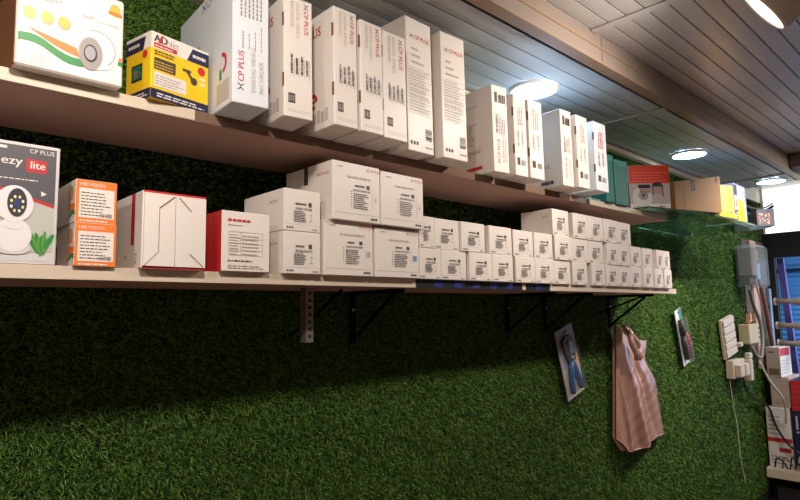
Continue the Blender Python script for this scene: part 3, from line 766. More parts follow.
for k in range(8):
    t = 2 * math.pi * (k + 0.5) / 8; p.disc(0.0560 + 0.0078 * math.cos(t), 0.089 + 0.0112 * math.sin(t), 0.0018, (white, mat('led_yellow_print', (214, 214, 120), 0.4))[k % 2], 0.0025, 0.0024, n=10)
part(p.mb, 'printed_front', r)
b = MB(); b.box(-0.0003, 0.001, 0.001, 0, d - 0.001, h - 0.001, lightgrey); part(b, 'side_panel', r)

# two orange and white adapter boxes
for k, lab in enumerate(('orange and white box, bottom one of the stack of two', 'orange and white box, top one of the stack of two')):
    w, d, h = 0.061, 0.10, 0.0685
    r = thing('adapter_carton', lab, 'box', (0.2535, 0.992 + 0.002 * k, Z0 + 0.0687 * k), 0.5 * k, 'orange and white boxes')
    b = MB(); b.rbox(0, 0, 0, w, d, h, white, 0.001); part(b, 'carton_body', r)
    p = Print('front', w, d, h); p.rect(0.0005, 0.0005, w - 0.0005, h - 0.0005, orange); p.rect(0.005, 0.008, w - 0.004, 0.055, white, 0.0002)
    p.text('HIKVISION', 0.005, 0.0585, 0.0055, white, lift=0.0004)
    p.fine(0.008, 0.012, w - 0.008, 0.052, 8, ink, 5 + k, 0.28); p.bars(0.036, 0.010, 0.055, 0.016, ink, 10, 4); p.fine(0.006, 0.002, w - 0.006, 0.006, 1, white, 9, 0.6)
    part(p.mb, 'printed_label', r)
    L = Print('left', w, d, h); L.disc(d - 0.022, 0.050, 0.011, mat('seal_gold_print', (196, 150, 90), 0.5)); L.rect(d - 0.030, 0.037, d - 0.012, 0.042, orange, 0.0003)
    L.poly([(d - 0.034, 0.020), (d, 0.022), (d, 0.030), (d - 0.03, 0.032)], orange); L.poly([(d - 0.034, 0.008), (d - 0.01, 0.014), (d, 0.010), (d, 0.020), (d - 0.02, 0.020)], green, 0.0001); part(L.mb, 'side_print', r)

# white box with open tuck flaps
w, d, h = 0.110, 0.13, 0.131
r = thing('tuck_flap_carton', 'white box lying on its side with creased tuck flaps and red edges facing out', 'box', (0.352, 0.985, Z0), 0)
b = MB(); b.rbox(0, 0, 0, w, d, h, white, 0.0015); part(b, 'carton_body', r)
b = MB(); b.box(0.002, -0.0035, 0.004, 0.0535, -0.0003, h - 0.004, white); part(b, 'tuck_flap', r)
b = MB(); b.box(0.0550, -0.0030, 0.004, w - 0.001, -0.0003, h - 0.004, white); part(b, 'tuck_flap', r)
p = Print('front', w, d, h); p.rect(0.001, 0, w, 0.0038, red); p.rect(0.001, h - 0.0042, w, h, red); p.e = 0.0039
p.poly([(0.052, h - 0.006), (0.026, h - 0.028), (0.0265, h - 0.0305), (0.053, h - 0.008)], edgecard); p.rect(0.0262, 0.028, 0.0272, h - 0.03, edgecard); p.poly([(0.0262, 0.028), (0.003, 0.0045), (0.0045, 0.0045), (0.0277, 0.028)], edgecard)
p.poly([(0.060, h - 0.008), (0.082, h - 0.030), (0.0825, h - 0.0285), (0.0615, h - 0.007)], edgecard); p.poly([(0.080, 0.026), (0.105, 0.0045), (0.1065, 0.0045), (0.081, 0.0275)], edgecard)
part(p.mb, 'crease', r)
L = Print('left', w, d, h); L.rect(d - 0.050, 0.042, d - 0.034, h - 0.001, red); L.rect(d - 0.034, 0.01, d - 0.022, 0.026, greyink); L.rect(d - 0.032, 0.012, d - 0.024, 0.024, white, 0.0003); L.rect(d - 0.08, 0.02, d - 0.070, 0.026, paleink); part(L.mb, 'side_print', r)

# white box with a wide red spine
w, d, h = 0.100, 0.12, 0.113
r = thing('red_spine_carton', 'white box with a wide red band on its left side and a printed table', 'box', (0.494, 0.987, Z0), 0)
b = MB(); b.rbox(0, 0, 0, w, d, h, white, 0.0015); part(b, 'carton_body', r)
p = Print('front', w, d, h); p.fine(0.012, 0.094, 0.068, 0.101, 1, red, 5, 0.6); p.fine(0.012, 0.086, 0.05, 0.089, 1, greyink, 6, 0.5)
for v in (0.030, 0.040, 0.052, 0.062, 0.074): p.rect(0.014, v, 0.084, v + 0.0007, greyink)
for u in (0.014, 0.038, 0.084): p.rect(u, 0.030, u + 0.0007, 0.0747, greyink)
p.fine(0.016, 0.032, 0.036, 0.073, 8, greyink, 7, 0.3); p.fine(0.041, 0.032, 0.080, 0.073, 6, greyink, 8, 0.3); p.fine(0.012, 0.019, 0.07, 0.023, 1, ink, 9, 0.6); p.fine(0.012, 0.006, 0.09, 0.014, 2, greyink, 10, 0.4)
part(p.mb, 'printed_label', r)
L = Print('left', w, d, h); L.rect(d - 0.085, 0.0005, d - 0.0005, h - 0.0005, red)
for k in range(6): L.disc(d - 0.045, 0.012 + 0.017 * k, 0.006, mat('pale_red_ring', (208, 90, 88), 0.5), 0.0002); L.disc(d - 0.045, 0.012 + 0.017 * k, 0.0045, red, 0.0004)
part(L.mb, 'red_side_band', r, 'red side band')

def labelled(root, w, d, h, red_logo=True, seed=1, sticker=None):
    """white camera box with maker's name, product label and small symbols"""
    carton_body(root, w, d, h)
    p = Print('front', w, d, h)
    p.fine(w * 0.30, h * 0.63, w * 0.62, h * 0.68, 1, ink, seed, 0.9); p.rect(w * 0.66, h * 0.60, w * 0.75, h * 0.71, ink)
    p.bars(w * 0.30, h * 0.51, w * 0.76, h * 0.57, ink, 22, seed)
    p.fine(w * 0.26, h * 0.22, w * 0.62, h * 0.50, 7, ink, seed + 2, 0.55)
    p.rect(w * 0.68, h * 0.25, w * 0.78, h * 0.265, greyink); p.rect(w * 0.725, h * 0.26, w * 0.735, h * 0.42, greyink); p.rect(w * 0.69, h * 0.40, w * 0.77, h * 0.415, greyink)
    p.rect(w * 0.02, h * 0.155, w * 0.98, h * 0.161, paleink)
    for k in range(3): p.rect(w * (0.07 + 0.065 * k), h * 0.055, w * (0.115 + 0.065 * k), h * 0.10, ink)
    p.fine(w * 0.76, h * 0.05, w * 0.95, h * 0.09, 1, greyink, seed + 5, 0.8)
    part(p.mb, 'printed_label', root)
    if red_logo:
        L = Print('left', w, d, h); L.logo(d - 0.052, h * 0.70, 0.0045); part(L.mb, 'side_print', root)

for k, lab in enumerate(('white box with black label, bottom one of the pair right of the red-banded box', 'white box with black label, top one of the pair right of the red-banded box')):
    r = thing('camera_carton', lab, 'box', (0.625, 0.985, Z0 + 0.0865 * k), 0)
    labelled(r, 0.0885, 0.11 + 0.07 * (k == 1) - 0.02, 0.086, True, 20 + k)
# four large camera boxes
def large(x, y, z, rot, w, h, lab, seed, d=0.16, sticker=white):
    r = thing('camera_carton', lab, 'box', (x, y, z), rot, 'four large white camera boxes')
    carton_body(r, w, d, h)
    q = Print('front', w, d, h); q.logo(w * 0.70, h * 0.895, h * 0.050, 0); part(q.mb, 'brand_lettering', r)
    p = Print('front', w, d, h)
    p.fine(w * 0.10, h * 0.90, w * 0.24, h * 0.92, 1, greyink, seed, 0.9); p.fine(w * 0.30, h * 0.74, w * 0.85, h * 0.78, 1, paleink, seed + 1, 0.9)
    p.fine(w * 0.45, h * 0.60, w * 0.66, h * 0.635, 1, ink, seed + 2, 0.9); p.rect(w * 0.70, h * 0.58, w * 0.77, h * 0.65, ink)
    p.bars(w * 0.42, h * 0.52, w * 0.78, h * 0.555, ink, 26, seed)
    p.fine(w * 0.42, h * 0.22, w * 0.74, h * 0.50, 8, ink, seed + 3, 0.5)
    for k in range(6): p.rect(w * 0.37, h * (0.25 + 0.05 * k), w * 0.385, h * (0.27 + 0.05 * k), ink)
    p.rect(w * 0.82, h * 0.22, w * 0.824, h * 0.62, greyink); p.rect(w * 0.03, h * 0.125, w * 0.97, h * 0.130, greyink)
    for k in range(3): p.rect(w * (0.79 + 0.05 * k), h * 0.045, w * (0.83 + 0.05 * k), h * 0.085, ink)
    p.rect(w * 0.85, h * 0.36, w * 0.94, h * 0.47, sticker, 0.0002); p.disc(w * 0.895, h * 0.40, w * 0.016, greyink, 0.0004); p.disc(w * 0.895, h * 0.44, w * 0.012, greyink, 0.0004)
    part(p.mb, 'printed_label', r)
    L = Print('left', w, d, h); L.logo(d - 0.055, h * 0.78, 0.0065); L.rect(d - 0.105, h * 0.68, d - 0.090, h * 0.995, charcoal)
    L.rect(d - 0.12, h * 0.42, d - 0.04, h * 0.43, greyink); L.rect(d - 0.14, h * 0.30, d - 0.03, h * 0.305, greyink); part(L.mb, 'side_print', r)
    return r
large(0.722, 0.984, Z0, 0, 0.135, 0.118, 'large white camera box, bottom left of the block of four', 50, sticker=paleink)
large(0.863, 0.984, Z0, 0, 0.141, 0.115, 'large white camera box, bottom right of the block of four, with a blue sticker', 60, sticker=mat('blue_sticker', (96, 150, 190), 0.4))
large(0.736, 0.972, Z0 + 0.1184, 0, 0.134, 0.128, 'large white camera box, top left of the block of four, its long side in view', 70, d=0.18)
large(0.874, 0.972, Z0 + 0.1184, 0, 0.137, 0.125, 'large white camera box, top right of the block of four', 80)

# long stack of small camera boxes: one built with its parts, the others copied from it
proto = thing('small_camera_carton', 'x', 'box', (0, 0, 0), 0)
labelled(proto, 0.0975, 0.17, 0.0765, True, 90)
rows = {
 'bottom': (Z0, 0.0765, [1.007, 1.0875, 1.1950, 1.2925, 1.4060, 1.5055, 1.6110, 1.7270, 1.8530, 1.9560, 2.0470, 2.1405, 2.2490, 2.3500, 2.4410],
            [0.0795, 0.0985, 0.0965, 0.0965, 0.0985, 0.1000, 0.1010, 0.0940, 0.0900, 0.0900, 0.0880, 0.0900, 0.0850, 0.0800, 0.0780]),
 'middle': (Z0 + 0.0767, 0.0790, [0.9790 + 0.030, 1.0650, 1.1640, 1.2830, 1.4030, 1.5075, 1.6190, 1.7290, 1.8380, 1.9640, 2.0500, 2.1530, 2.2610, 2.3790, 2.4490],
            [0.0535, 0.0970, 0.0990, 0.1050, 0.1020, 0.1020, 0.1000, 0.1060, 0.1060, 0.0840, 0.0840, 0.0880, 0.0840, 0.0680, 0.0660]),
 'top': (Z0 + 0.1559, 0.0850, [1.6170, 1.7430, 1.8440, 1.9500, 2.0590], [0.0970, 0.0990, 0.1000, 0.1070, 0.1070]),
}
names = ['first', 'second', 'third', 'fourth', 'fifth', 'sixth', 'seventh', 'eighth', 'ninth', 'tenth', 'eleventh', 'twelfth', 'thirteenth', 'fourteenth', 'fifteenth']
rn = random.Random(12); first = True
for row, (z, hh, xs, ws) in rows.items():
    for i, (x, w_) in enumerate(zip(xs, ws)):
        r = proto if first else copy_thing(proto); first = False
        yy = 0.987 + rn.uniform(-0.003, 0.004)
        r.location = W(x, yy, z)
        r.scale = (w_ / 0.0975, 0.70 if row == 'top' and i == 0 else 1.0, hh / 0.0765)
        r.rotation_euler.z = math.radians(rn.uniform(-0.7, 0.7)) if w_ < 0.09 else 0
        n_ = len(xs)
        where = ('at the left end of the long %s layer' % row if i == 0 and row != 'top' else 'at the left end of the short top layer' if i == 0 else
                 ('at the right end of the short top layer' if row == 'top' else 'at the right end of the long %s layer' % row) if i == n_ - 1 else '%s from the left in the %s %s layer' % (names[i], 'short' if row == 'top' else 'long', row))
        tag(r, 'small white camera box, ' + where, 'box', 'small white camera boxes stacked along the lower shelf')

# the old shelves have sagged a little: tilt each board together with what stands on it
def settle(root, k):
    x = root.location.x / S
    if k == 'low': c, g = 0.0090, -0.0055
    else: c, g = -0.0020, 0.0030
    root.location.z += S * (c + g * x); root.rotation_euler.y -= math.atan(g)
for root in [o for o in col.objects if o.parent is None and 'category' in o.keys()]:
    zz = (root.location.z - ZE) / S
    if root == low: settle(root, 'low')
    elif root == upp: settle(root, 'up')
    elif root == gs or (root.location.x / S > 2.2 and zz > 0.37): root.location.z += S * 0.0052
    elif zz > 0.36: settle(root, 'up')
    elif zz > 0.06: settle(root, 'low')

# ------------------------------------------------------------------ things hanging on the turf
def tilted(name, label, cat, loc, deg):
    o = thing(name, label, cat, loc, 0); o.rotation_euler = (0, math.radians(deg), 0); return o
# crimping tool in its blister card: local x across, z up (tilted in the wall plane)
r = tilted('crimping_tool_pack', 'blue-handled crimping tool in a clear blister pack hanging on the turf', 'tool', (2.082, 1.228, -0.215), -16)
cardp = mat('grey_blister_card', (150, 148, 160), 0.45, noise=0.08)
b = MB(); b.rbox(-0.066, -0.003, -0.140, 0.066, 0.0, 0.140, cardp, 0.001); b.box(-0.062, -0.0035, -0.136, 0.062, -0.003, -0.02, mat('pale_card_print', (190, 180, 172), 0.5)); b.box(0.028, -0.004, -0.055, 0.058, -0.0036, 0.030, mat('amber_card_print', (224, 150, 40), 0.5)); b.box(-0.016, -0.004, 0.116, 0.016, -0.0034, 0.126, blackm); part(b, 'backing_card', r)
b = MB()
b.add([(x, y, z) for y in (-0.016, -0.006) for x, z in ((-0.046, 0.095), (-0.02, 0.108), (0.012, 0.108), (0.034, 0.085), (0.036, 0.045), (0.024, 0.0), (-0.018, -0.005), (-0.034, 0.03))],
      [tuple(range(8)), tuple(range(8, 16))[::-1]] + [(i, i + 8, (i + 1) % 8 + 8, (i + 1) % 8) for i in range(8)], steel)
b.box(-0.010, -0.020, 0.035, 0.020, -0.016, 0.085, mat('bright_die_steel', (130, 134, 140), 0.3, metal=0.8)); b.tube([(0.0, -0.022, 0.018), (0.0, -0.006, 0.018)], 0.008, zinc, 12)
part(b, 'jaw', r)
for sgn in (-1, 1):
    b = MB(); b.tube([(0.008 * sgn, -0.012, 0.005), (0.016 * sgn - 0.002, -0.012, -0.03), (0.028 * sgn - 0.002, -0.012, -0.075), (0.032 * sgn, -0.012, -0.118)], [0.010, 0.0125, 0.0125, 0.010], handle_blue, 10); part(b, 'handle', r)
b = MB(); pl = [(-0.055, 0.105), (-0.02, 0.118), (0.03, 0.115), (0.048, 0.08), (0.05, 0.0), (0.052, -0.125), (-0.052, -0.125), (-0.048, 0.0)]
b.add([(x, -0.0032, z) for x, z in pl] + [(x * 0.9, -0.0275, z * 0.96) for x, z in pl], [tuple(range(8, 16))] + [(i, (i + 1) % 8, (i + 1) % 8 + 8, i + 8) for i in range(8)], clearpl); part(b, 'blister', r, 'clear plastic blister')
# cable knife / cutter pack
r = tilted('cutter_pack', 'slim blister pack with a black handled cutter hanging to the right of the pink bag', 'tool', (3.215, 1.228, -0.172), -15)
b = MB(); b.rbox(-0.040, -0.003, -0.150, 0.046, 0.0, 0.150, mat('white_blister_card', (196, 200, 196), 0.45), 0.001)
b.box(0.006, -0.0035, 0.085, 0.045, -0.003, 0.149, teal); b.box(-0.039, -0.0035, -0.12, -0.032, -0.003, 0.08, teal); b.box(-0.006, -0.004, 0.128, 0.006, -0.0034, 0.138, blackm); part(b, 'backing_card', r)
b = MB(); b.tube([(-0.012, -0.014, 0.095), (-0.010, -0.015, 0.05), (-0.012, -0.015, 0.012)], [0.013, 0.018, 0.014], mat('brown_black_grip', (48, 38, 38), 0.5), 10); b.tube([(-0.012, -0.014, 0.005), (-0.010, -0.015, -0.05), (-0.008, -0.014, -0.118)], [0.015, 0.018, 0.013], mat('brown_black_grip', (48, 38, 38), 0.5), 10); part(b, 'handle', r)
b = MB(); b.tube([(0.024, -0.020, 0.02), (0.032, -0.022, -0.05), (0.034, -0.018, -0.118)], [0.006, 0.009, 0.007], mat('crimson_grip', (150, 30, 56), 0.45), 8); part(b, 'lever', r, 'crimson lever')
b = MB(); b.tube([(0.010, -0.012, 0.09), (0.018, -0.012, 0.02)], [0.008, 0.012], mat('bright_die_steel', (130, 134, 140), 0.3), 8); part(b, 'blade', r)
b = MB(); b.add([(x, y, z) for y in (-0.0032, -0.036) for x, z in ((-0.036, 0.11), (0.03, 0.11), (0.042, -0.01), (0.042, -0.13), (-0.032, -0.13), (-0.036, 0.0))], [tuple(range(6, 12))] + [(i, (i + 1) % 6, (i + 1) % 6 + 6, i + 6) for i in range(6)], clearpl); part(b, 'blister', r, 'clear plastic blister')

# pink carrier bag
def bag():
    top = [(2.425, -0.080), (2.462, -0.118), (2.537, -0.145), (2.62, -0.155), (2.725, -0.163)]
    bot = [(2.368, -0.553), (2.436, -0.615), (2.52, -0.605), (2.624, -0.590), (2.832, -0.603)]
    def ev(pl, t):
        k = min(len(pl) - 2, int(t * (len(pl) - 1))); f = t * (len(pl) - 1) - k
        return (pl[k][0] + (pl[k + 1][0] - pl[k][0]) * f, pl[k][1] + (pl[k + 1][1] - pl[k][1]) * f)
    nu, nv = 72, 96; vs = []; fs = []
    for side in (0, 1):
        for j in range(nv + 1):
            v = j / nv
            for i in range(nu + 1):
                u = i / nu
                a, c = ev(top, u), ev(bot, u)
                x = a[0] + (c[0] - a[0]) * v; z = a[1] + (c[1] - a[1]) * v
                x -= u * 0.055 * math.exp(-((v - 0.20) / 0.14) ** 2)           # pinched below the mouth
                env = math.sin(math.pi * min(1, max(0, u))) ** 0.6
                full = 0.35 + 0.65 * min(1, v * 2.2)
                if side == 0:
                    def rdg(a_, b_, c_, k_): return 1 - abs(((a_ * u + b_ * v + c_) % 1.0) * 2 - 1) ** k_
                    f = 0.30 + 0.30 * rdg(1.6, -0.75, 0.35, 1.3) + 0.16 * rdg(4.3, -1.9, 0.1, 0.9) * (0.4 + v)
                    f += 0.09 * rdg(2.1, 5.2, 0.2, 0.8) * math.exp(-((v - 0.18) / 0.22) ** 2) + 0.05 * rdg(9.0, -3.5, 0.5, 0.8) + 0.035 * rdg(5.0, 8.0, 0.3, 0.8)
                    f -= 0.30 * math.exp(-((u - 0.30) / 0.10) ** 2) * max(0, v - 0.35)
                    if u < 0.22: f *= 0.35 + 0.65 * u / 0.22
                    f -= 0.30 * math.exp(-((u - 0.72) / 0.22) ** 2 - ((v - 0.02) / 0.10) ** 2)
                    y = 1.232 - (0.012 + 0.085 * full * env * max(0.12, f))
                else: y = 1.236
                vs.append((x * 1.02, y, z * 1.02))
    row = nu + 1; half = row * (nv + 1)
    for s_ in (0, 1):
        for j in range(nv):
            for i in range(nu):
                q = (s_ * half + j * row + i, s_ * half + j * row + i + 1, s_ * half + (j + 1) * row + i + 1, s_ * half + (j + 1) * row + i)
                fs.append(q if s_ else q[::-1])
    for j in range(nv):
        fs.append((j * row, (j + 1) * row, half + (j + 1) * row, half + j * row)); fs.append((j * row + nu, half + j * row + nu, half + (j + 1) * row + nu, (j + 1) * row + nu))
    for i in range(nu):
        fs.append((i, half + i, half + i + 1, i + 1)); e = nv * row; fs.append((e + i, e + i + 1, half + e + i + 1, half + e + i))
    return vs, fs
bagm = mat('pink_bag_film', (172, 134, 122), 0.26, alpha=0.88, noise=0.18, scale=5, bump=0.25, bscale=30, stretch=(1, 1, 0.4), coat=0.4)
r = thing('carrier_bag', 'crumpled pink plastic carrier bag hanging from a hook on the turf', 'bag', (0, 0, 0), 0)
b = MB(); vs, fs = bag(); b.add(vs, fs, bagm, True); part(b, 'bag_body', r)
b = MB()
for k, (ax, az, bx, bz) in enumerate(((2.478, -0.085, 2.52, -0.24), (2.486, -0.085, 2.55, -0.20))):
    pts = [(ax + (bx - ax) * t + 0.012 * math.sin(t * 9 + k), 1.165 + 0.03 * (1 - t) - 0.02 * math.sin(math.pi * t), az + (bz - az) * t) for t in [i / 12 for i in range(13)]]
    b.tube(pts, [0.007 + 0.006 * math.sin(math.pi * i / 12) for i in range(13)], bagm, 8)
b.ell((2.525, 1.150, -0.215), (0.022, 0.018, 0.026), bagm, 8); part(b, 'bag_handle', r)
b = MB(); b.tube([(2.478, 1.236, -0.078), (2.478, 1.19, -0.078), (2.478, 1.19, -0.068)], 0.003, zinc, 6); tag(b.build('wall_hook'), 'small wire hook on the turf holding the pink bag', 'hook')

# cream switch strip
r = tilted('switch_strip', 'tall cream strip of switches fixed to the turf near its right edge', 'switch panel', (3.945, 1.225, -0.205), -9)
b = MB(); b.rbox(-0.105, 0.0, -0.120, 0.105, 0.018, 0.120, cream, 0.003); part(b, 'base_plate', r)
for k in range(5):
    b = MB(); b.rbox(-0.098, -0.010, -0.113 + 0.0465 * k, 0.098, -0.0002, -0.071 + 0.0465 * k, cream, 0.003); part(b, 'switch_module', r)
    q = MB(); q.rbox(-0.102, -0.012, -0.100 + 0.0465 * k, -0.085, -0.0102, -0.085 + 0.0465 * k, cream, 0.0006); part(q, 'switch_key', r)
b = MB(); b.rbox(0.10, -0.03, -0.085, 0.145, -0.004, -0.060, cream, 0.003); part(b, 'side_plug', r)
# socket with plugs
r = thing('power_socket', 'white socket block with plugs and adapters below the switch strip', 'socket', (4.02, 1.20, -0.400), 0)
b = MB(); b.rbox(-0.12, 0.0, -0.055, 0.10, 0.045, 0.055, cream, 0.004); part(b, 'socket_body', r)
for k in range(2):
    b = MB(); b.rbox(-0.10 + 0.10 * k, -0.035, -0.045, -0.03 + 0.10 * k, -0.0005, 0.03, cream, 0.005); part(b, 'plug', r)
b = MB(); b.rbox(0.105, -0.03, -0.085, 0.155, 0.02, 0.045, cream, 0.004); b.rbox(0.13, -0.02, 0.046, 0.19, 0.01, 0.085, cream, 0.004); part(b, 'adapter', r)
# beige junction box
r = thing('junction_box', 'small beige junction box with wires entering its top', 'junction box', (4.17, 1.175, -0.262), 0)
b = MB(); b.rbox(0, 0, 0, 0.215, 0.065, 0.125, beige, 0.005); part(b, 'box_body', r)
b = MB()
for v in (0.03, 0.06, 0.09): b.rbox(0.19, -0.004, v, 0.205, -0.0002, v + 0.012, blackm, 0.001)
part(b, 'clip', r)
b = MB(); rn = random.Random(3)
for k, mm in enumerate((kraft, kraft, red, whitecable, brownpipe, kraft)):
    x = 0.02 + 0.03 * k; b.tube([(x, 0.03, 0.1248), (x + 0.02, 0.02, 0.15), (x + 0.05, 0.03, 0.16 + 0.01 * (k % 3)), (x + 0.09, 0.04, 0.19)], 0.0045, mm, 6)
part(b, 'wire_end', r)
# electricity meter in its clear cover
r = thing('electricity_meter', 'electricity meter under a clear plastic cover at the end of the glass shelf', 'meter', (4.20, 1.085, 0.098), 0)
b = MB(); b.rbox(0, 0.02, 0, 0.25, 0.150, 0.275, mat('smoky_clear_plastic', (150, 158, 158), 0.15, alpha=0.32), 0.015); part(b, 'clear_cover', r, 'clear plastic cover')
b = MB(); b.rbox(0.03, 0.06, 0.075, 0.135, 0.145, 0.262, mat('grey_meter_case', (140, 128, 118), 0.5), 0.006); part(b, 'meter_body', r)
b = MB(); b.rbox(0.150, 0.065, 0.055, 0.22, 0.145, 0.160, mat('pale_blue_meter_part', (140, 170, 205), 0.5), 0.004); part(b, 'breaker', r)
b = MB(); b.rbox(0.03, 0.08, 0.020, 0.15, 0.145, 0.068, mat('dark_terminal_block', (64, 58, 56), 0.5), 0.004); part(b, 'terminal_block', r)
b = MB(); b.rbox(0.145, 0.07, 0.175, 0.215, 0.145, 0.25, mat('grey_meter_case', (140, 128, 118), 0.5), 0.004); part(b, 'display_module', r)

# ------------------------------------------------------------------ far corner: conduits, cables, rack of boxes
def cable(name, pts, r_, m_, label, cat='cable', group=None, n=8):
    P_ = [Vector(p) for p in pts]; out = []
    for i in range(len(P_) - 1):
        p0 = P_[max(i - 1, 0)]; p1 = P_[i]; p2 = P_[i + 1]; p3 = P_[min(i + 2, len(P_) - 1)]
        for k in range(8):
            t = k / 8; out.append(0.5 * ((2 * p1) + (-p0 + p2) * t + (2 * p0 - 5 * p1 + 4 * p2 - p3) * t * t + (-p0 + 3 * p1 - 3 * p2 + p3) * t ** 3))
    out.append(P_[-1])
    b = MB(); b.tube(out, r_, m_, n); return tag(b.build(name), label, cat, group)
cable('flexible_conduit', [(4.34, 1.20, 0.080), (4.40, 1.20, -0.02), (4.46, 1.19, -0.12), (4.45, 1.18, -0.24), (4.36, 1.17, -0.345), (4.30, 1.18, -0.345), (4.24, 1.19, -0.285)], 0.012, greyhose, 'grey flexible conduit looping down from the meter to the junction box', 'conduit')
cable('cable_conduit', [(4.60, 1.212, 0.16), (4.68, 1.212, 0.03), (4.74, 1.212, -0.14), (4.80, 1.212, -0.33)], 0.014, brownpipe, 'brown conduit running down the bare plaster corner', 'conduit')
b = MB(); b.rbox(4.56, 1.235, -0.45, 4.68, 1.2495, 0.435, mat('pinkish_plank', (184, 150, 136), 0.8, noise=0.2, scale=10), 0.003); tag(b.build('wooden_batten'), 'pale pinkish wooden batten standing against the corner behind the meter', 'batten')
b = MB(); b.rbox(4.90, 1.228, -1.3, 4.945, 1.249, 0.10, bluegrey, 0.003); tag(b.build('painted_post'), 'blue-grey painted post standing beside the doorway', 'post')
for k in range(3):
    cable('cable', [(4.35, 1.215, 0.67 - 0.022 * k), (4.55, 1.20, 0.655 - 0.026 * k), (4.75, 1.18, 0.675 - 0.022 * k), (4.90, 1.16, 0.72 - 0.02 * k)], 0.006 + 0.003 * (k == 1), (greyhose, darkmetal, greyhose)[k], ('grey cable on top of the bundle sagging under the ceiling in the far corner', 'thick black cable in the middle of the bundle under the ceiling', 'grey cable lowest in the bundle under the ceiling')[k], 'cable')
cable('white_cable', [(4.24, 1.15, -0.375), (4.34, 1.13, -0.50), (4.50, 1.10, -0.64), (4.585, 1.12, -0.80)], 0.006, whitecable, 'white cord slanting from the socket down to the boxes', 'cable')
cable('thin_wire', [(3.92, 1.233, -0.46), (3.95, 1.232, -0.62), (3.99, 1.232, -0.75), (4.00, 1.232, -0.90), (4.06, 1.233, -1.10)], 0.002, whitecable, 'thin white wire running down the turf below the socket', 'cable')
cable('black_cable', [(4.06, 1.20, -0.47), (4.20, 1.21, -0.58), (4.56, 1.21, -0.70), (4.575, 1.17, -0.84), (4.575, 1.10, -0.95), (4.575, 1.00, -1.02)], 0.007, blackm, 'black cable hanging from the socket across the white box', 'cable')
for k in range(4):
    sy = 1.20 - 0.045 * k
    cable('patch_cable', [(4.560 - 0.004 * k, sy, -1.092), (4.545 - 0.004 * k, sy - 0.02, -1.03 + 0.01 * k), (4.545 - 0.004 * k, sy - 0.05, -1.04), (4.560 - 0.004 * k, sy - 0.075, -1.092)], 0.005, (blackm, greyhose, blackm, whitecable)[k], ('black patch cable curled at the left end of the small shelf', 'grey patch cable curled in the pile on the small shelf', 'black patch cable curled in the middle of the small shelf', 'white patch cable curled at the right on the small shelf')[k], 'cable')
# doorway: frame, shutter, three bundled sleeves
b = MB()
b.add([(x, y0 - (0.07 if z < 0 else 0), z) for z in (-1.33, 0.322) for x in (5.003, 5.04) for y0 in (1.150, 1.190)],
      [(0, 1, 3, 2), (4, 6, 7, 5), (0, 4, 5, 1), (2, 3, 7, 6), (0, 2, 6, 4), (1, 5, 7, 3)], purple)
struct(b, 'door_frame_1')
b = MB(); n = 44
prof = []
for k in range(n * 6 + 1):
    t = k / 6; prof.append((5.50 - 0.014 * abs(math.sin(math.pi * t)), -1.335 + t * 0.0395))
vs = [(x, y, z) for y in (0.30, 1.35) for x, z in prof]; L_ = len(prof)
b.add(vs, [(k, k + 1, L_ + k + 1, L_ + k) for k in range(L_ - 1)], shutterm, True); b.box(5.505, 0.30, -1.335, 5.52, 1.35, 0.4, shutterm)
r = thing('roller_shutter', 'blue ribbed metal roller shutter seen through the doorway', 'shutter', (0, 0, 0)); part(b, 'curtain', r)
b = MB(); b.rbox(5.44, 0.30, 0.24, 5.48, 1.35, 0.262, navy, 0.002); part(b, 'rail', r, 'dark rail')
for k, (z, lab) in enumerate(((0.005, 'cream wrapped cable bundle, highest of the three sticking out by the doorway'), (-0.165, 'cream wrapped cable bundle, middle of the three sticking out by the doorway'), (-0.29, 'cream wrapped cable bundle, lowest of the three sticking out by the doorway'))):
    r = thing('cable_bundle', lab, 'cable', (4.86, 1.16, z), 0)
    b = MB(); b.tube([(0, 0.02, 0.0), (0, -0.05, 0.0), (0, -0.10, -0.003), (0, -0.16, -0.01), (0, -0.23, -0.022), (0, -0.32, -0.03)], [0.022, 0.015, 0.024, 0.038, 0.042, 0.036], tapewhite, 12); part(b, 'sleeve', r)
    b = MB(); b.lathe([(0, 0.0), (0, 0.026), (0.012, 0.026), (0.012, 0.0)], (0, -1, 0), (0, 0.035, 0), cream, 16); part(b, 'end_collar', r)

# shelf bracket tray and boxes at the lower right
RX = 4.02
r = thing('tray_shelf', 'small cream wall shelf at the lower right under the stack of boxes', 'shelf', (4.54, 0.86, -1.099), 0)
b = MB(); b.rbox(0, 0, -0.062, 0.40, 0.388, 0, shelfedge, 0.004); part(b, 'board', r)
for x in (0.06, 0.32):
    b = MB(); b.box(x, 0.05, -0.10, x + 0.02, 0.365, -0.0622, darkmetal); part(b, 'support_bracket', r)
TZ = -1.0988
def printed(name, label, loc, rot, w, d, h, m, fn):
    r = thing(name, label, 'box', loc, rot)
    b = MB(); b.rbox(0, 0, 0, w, d, h, m, 0.002); part(b, 'carton_body', r)
    p = Print('left', w, d, h); fn(p, d, h); part(p.mb, 'printed_side', r); return r
tan = mat('tan_grey_card', (176, 156, 142), 0.55, noise=0.06)
def f_low(p, w, h):
    p.rect(0, h * 0.42, w, h * 0.49, red); p.rect(w * 0.45, h * 0.26, w * 0.95, h * 0.33, red); p.fine(w * 0.08, h * 0.55, w * 0.6, h * 0.9, 5, greyink, 3, 0.3); p.fine(w * 0.1, h * 0.06, w * 0.9, h * 0.22, 3, greyink, 5, 0.4)
printed('white_carton', 'white box with two red stripes standing on the small cream shelf', (4.60, 1.098, TZ), 0, 0.30, 0.140, 0.393, white, f_low)
def f_mid(p, w, h): p.fine(w * 0.2, h * 0.12, w * 0.6, h * 0.22, 2, greyink, 3, 0.5); p.rect(w * 0.72, h * 0.28, w * 0.82, h * 0.36, greyink)
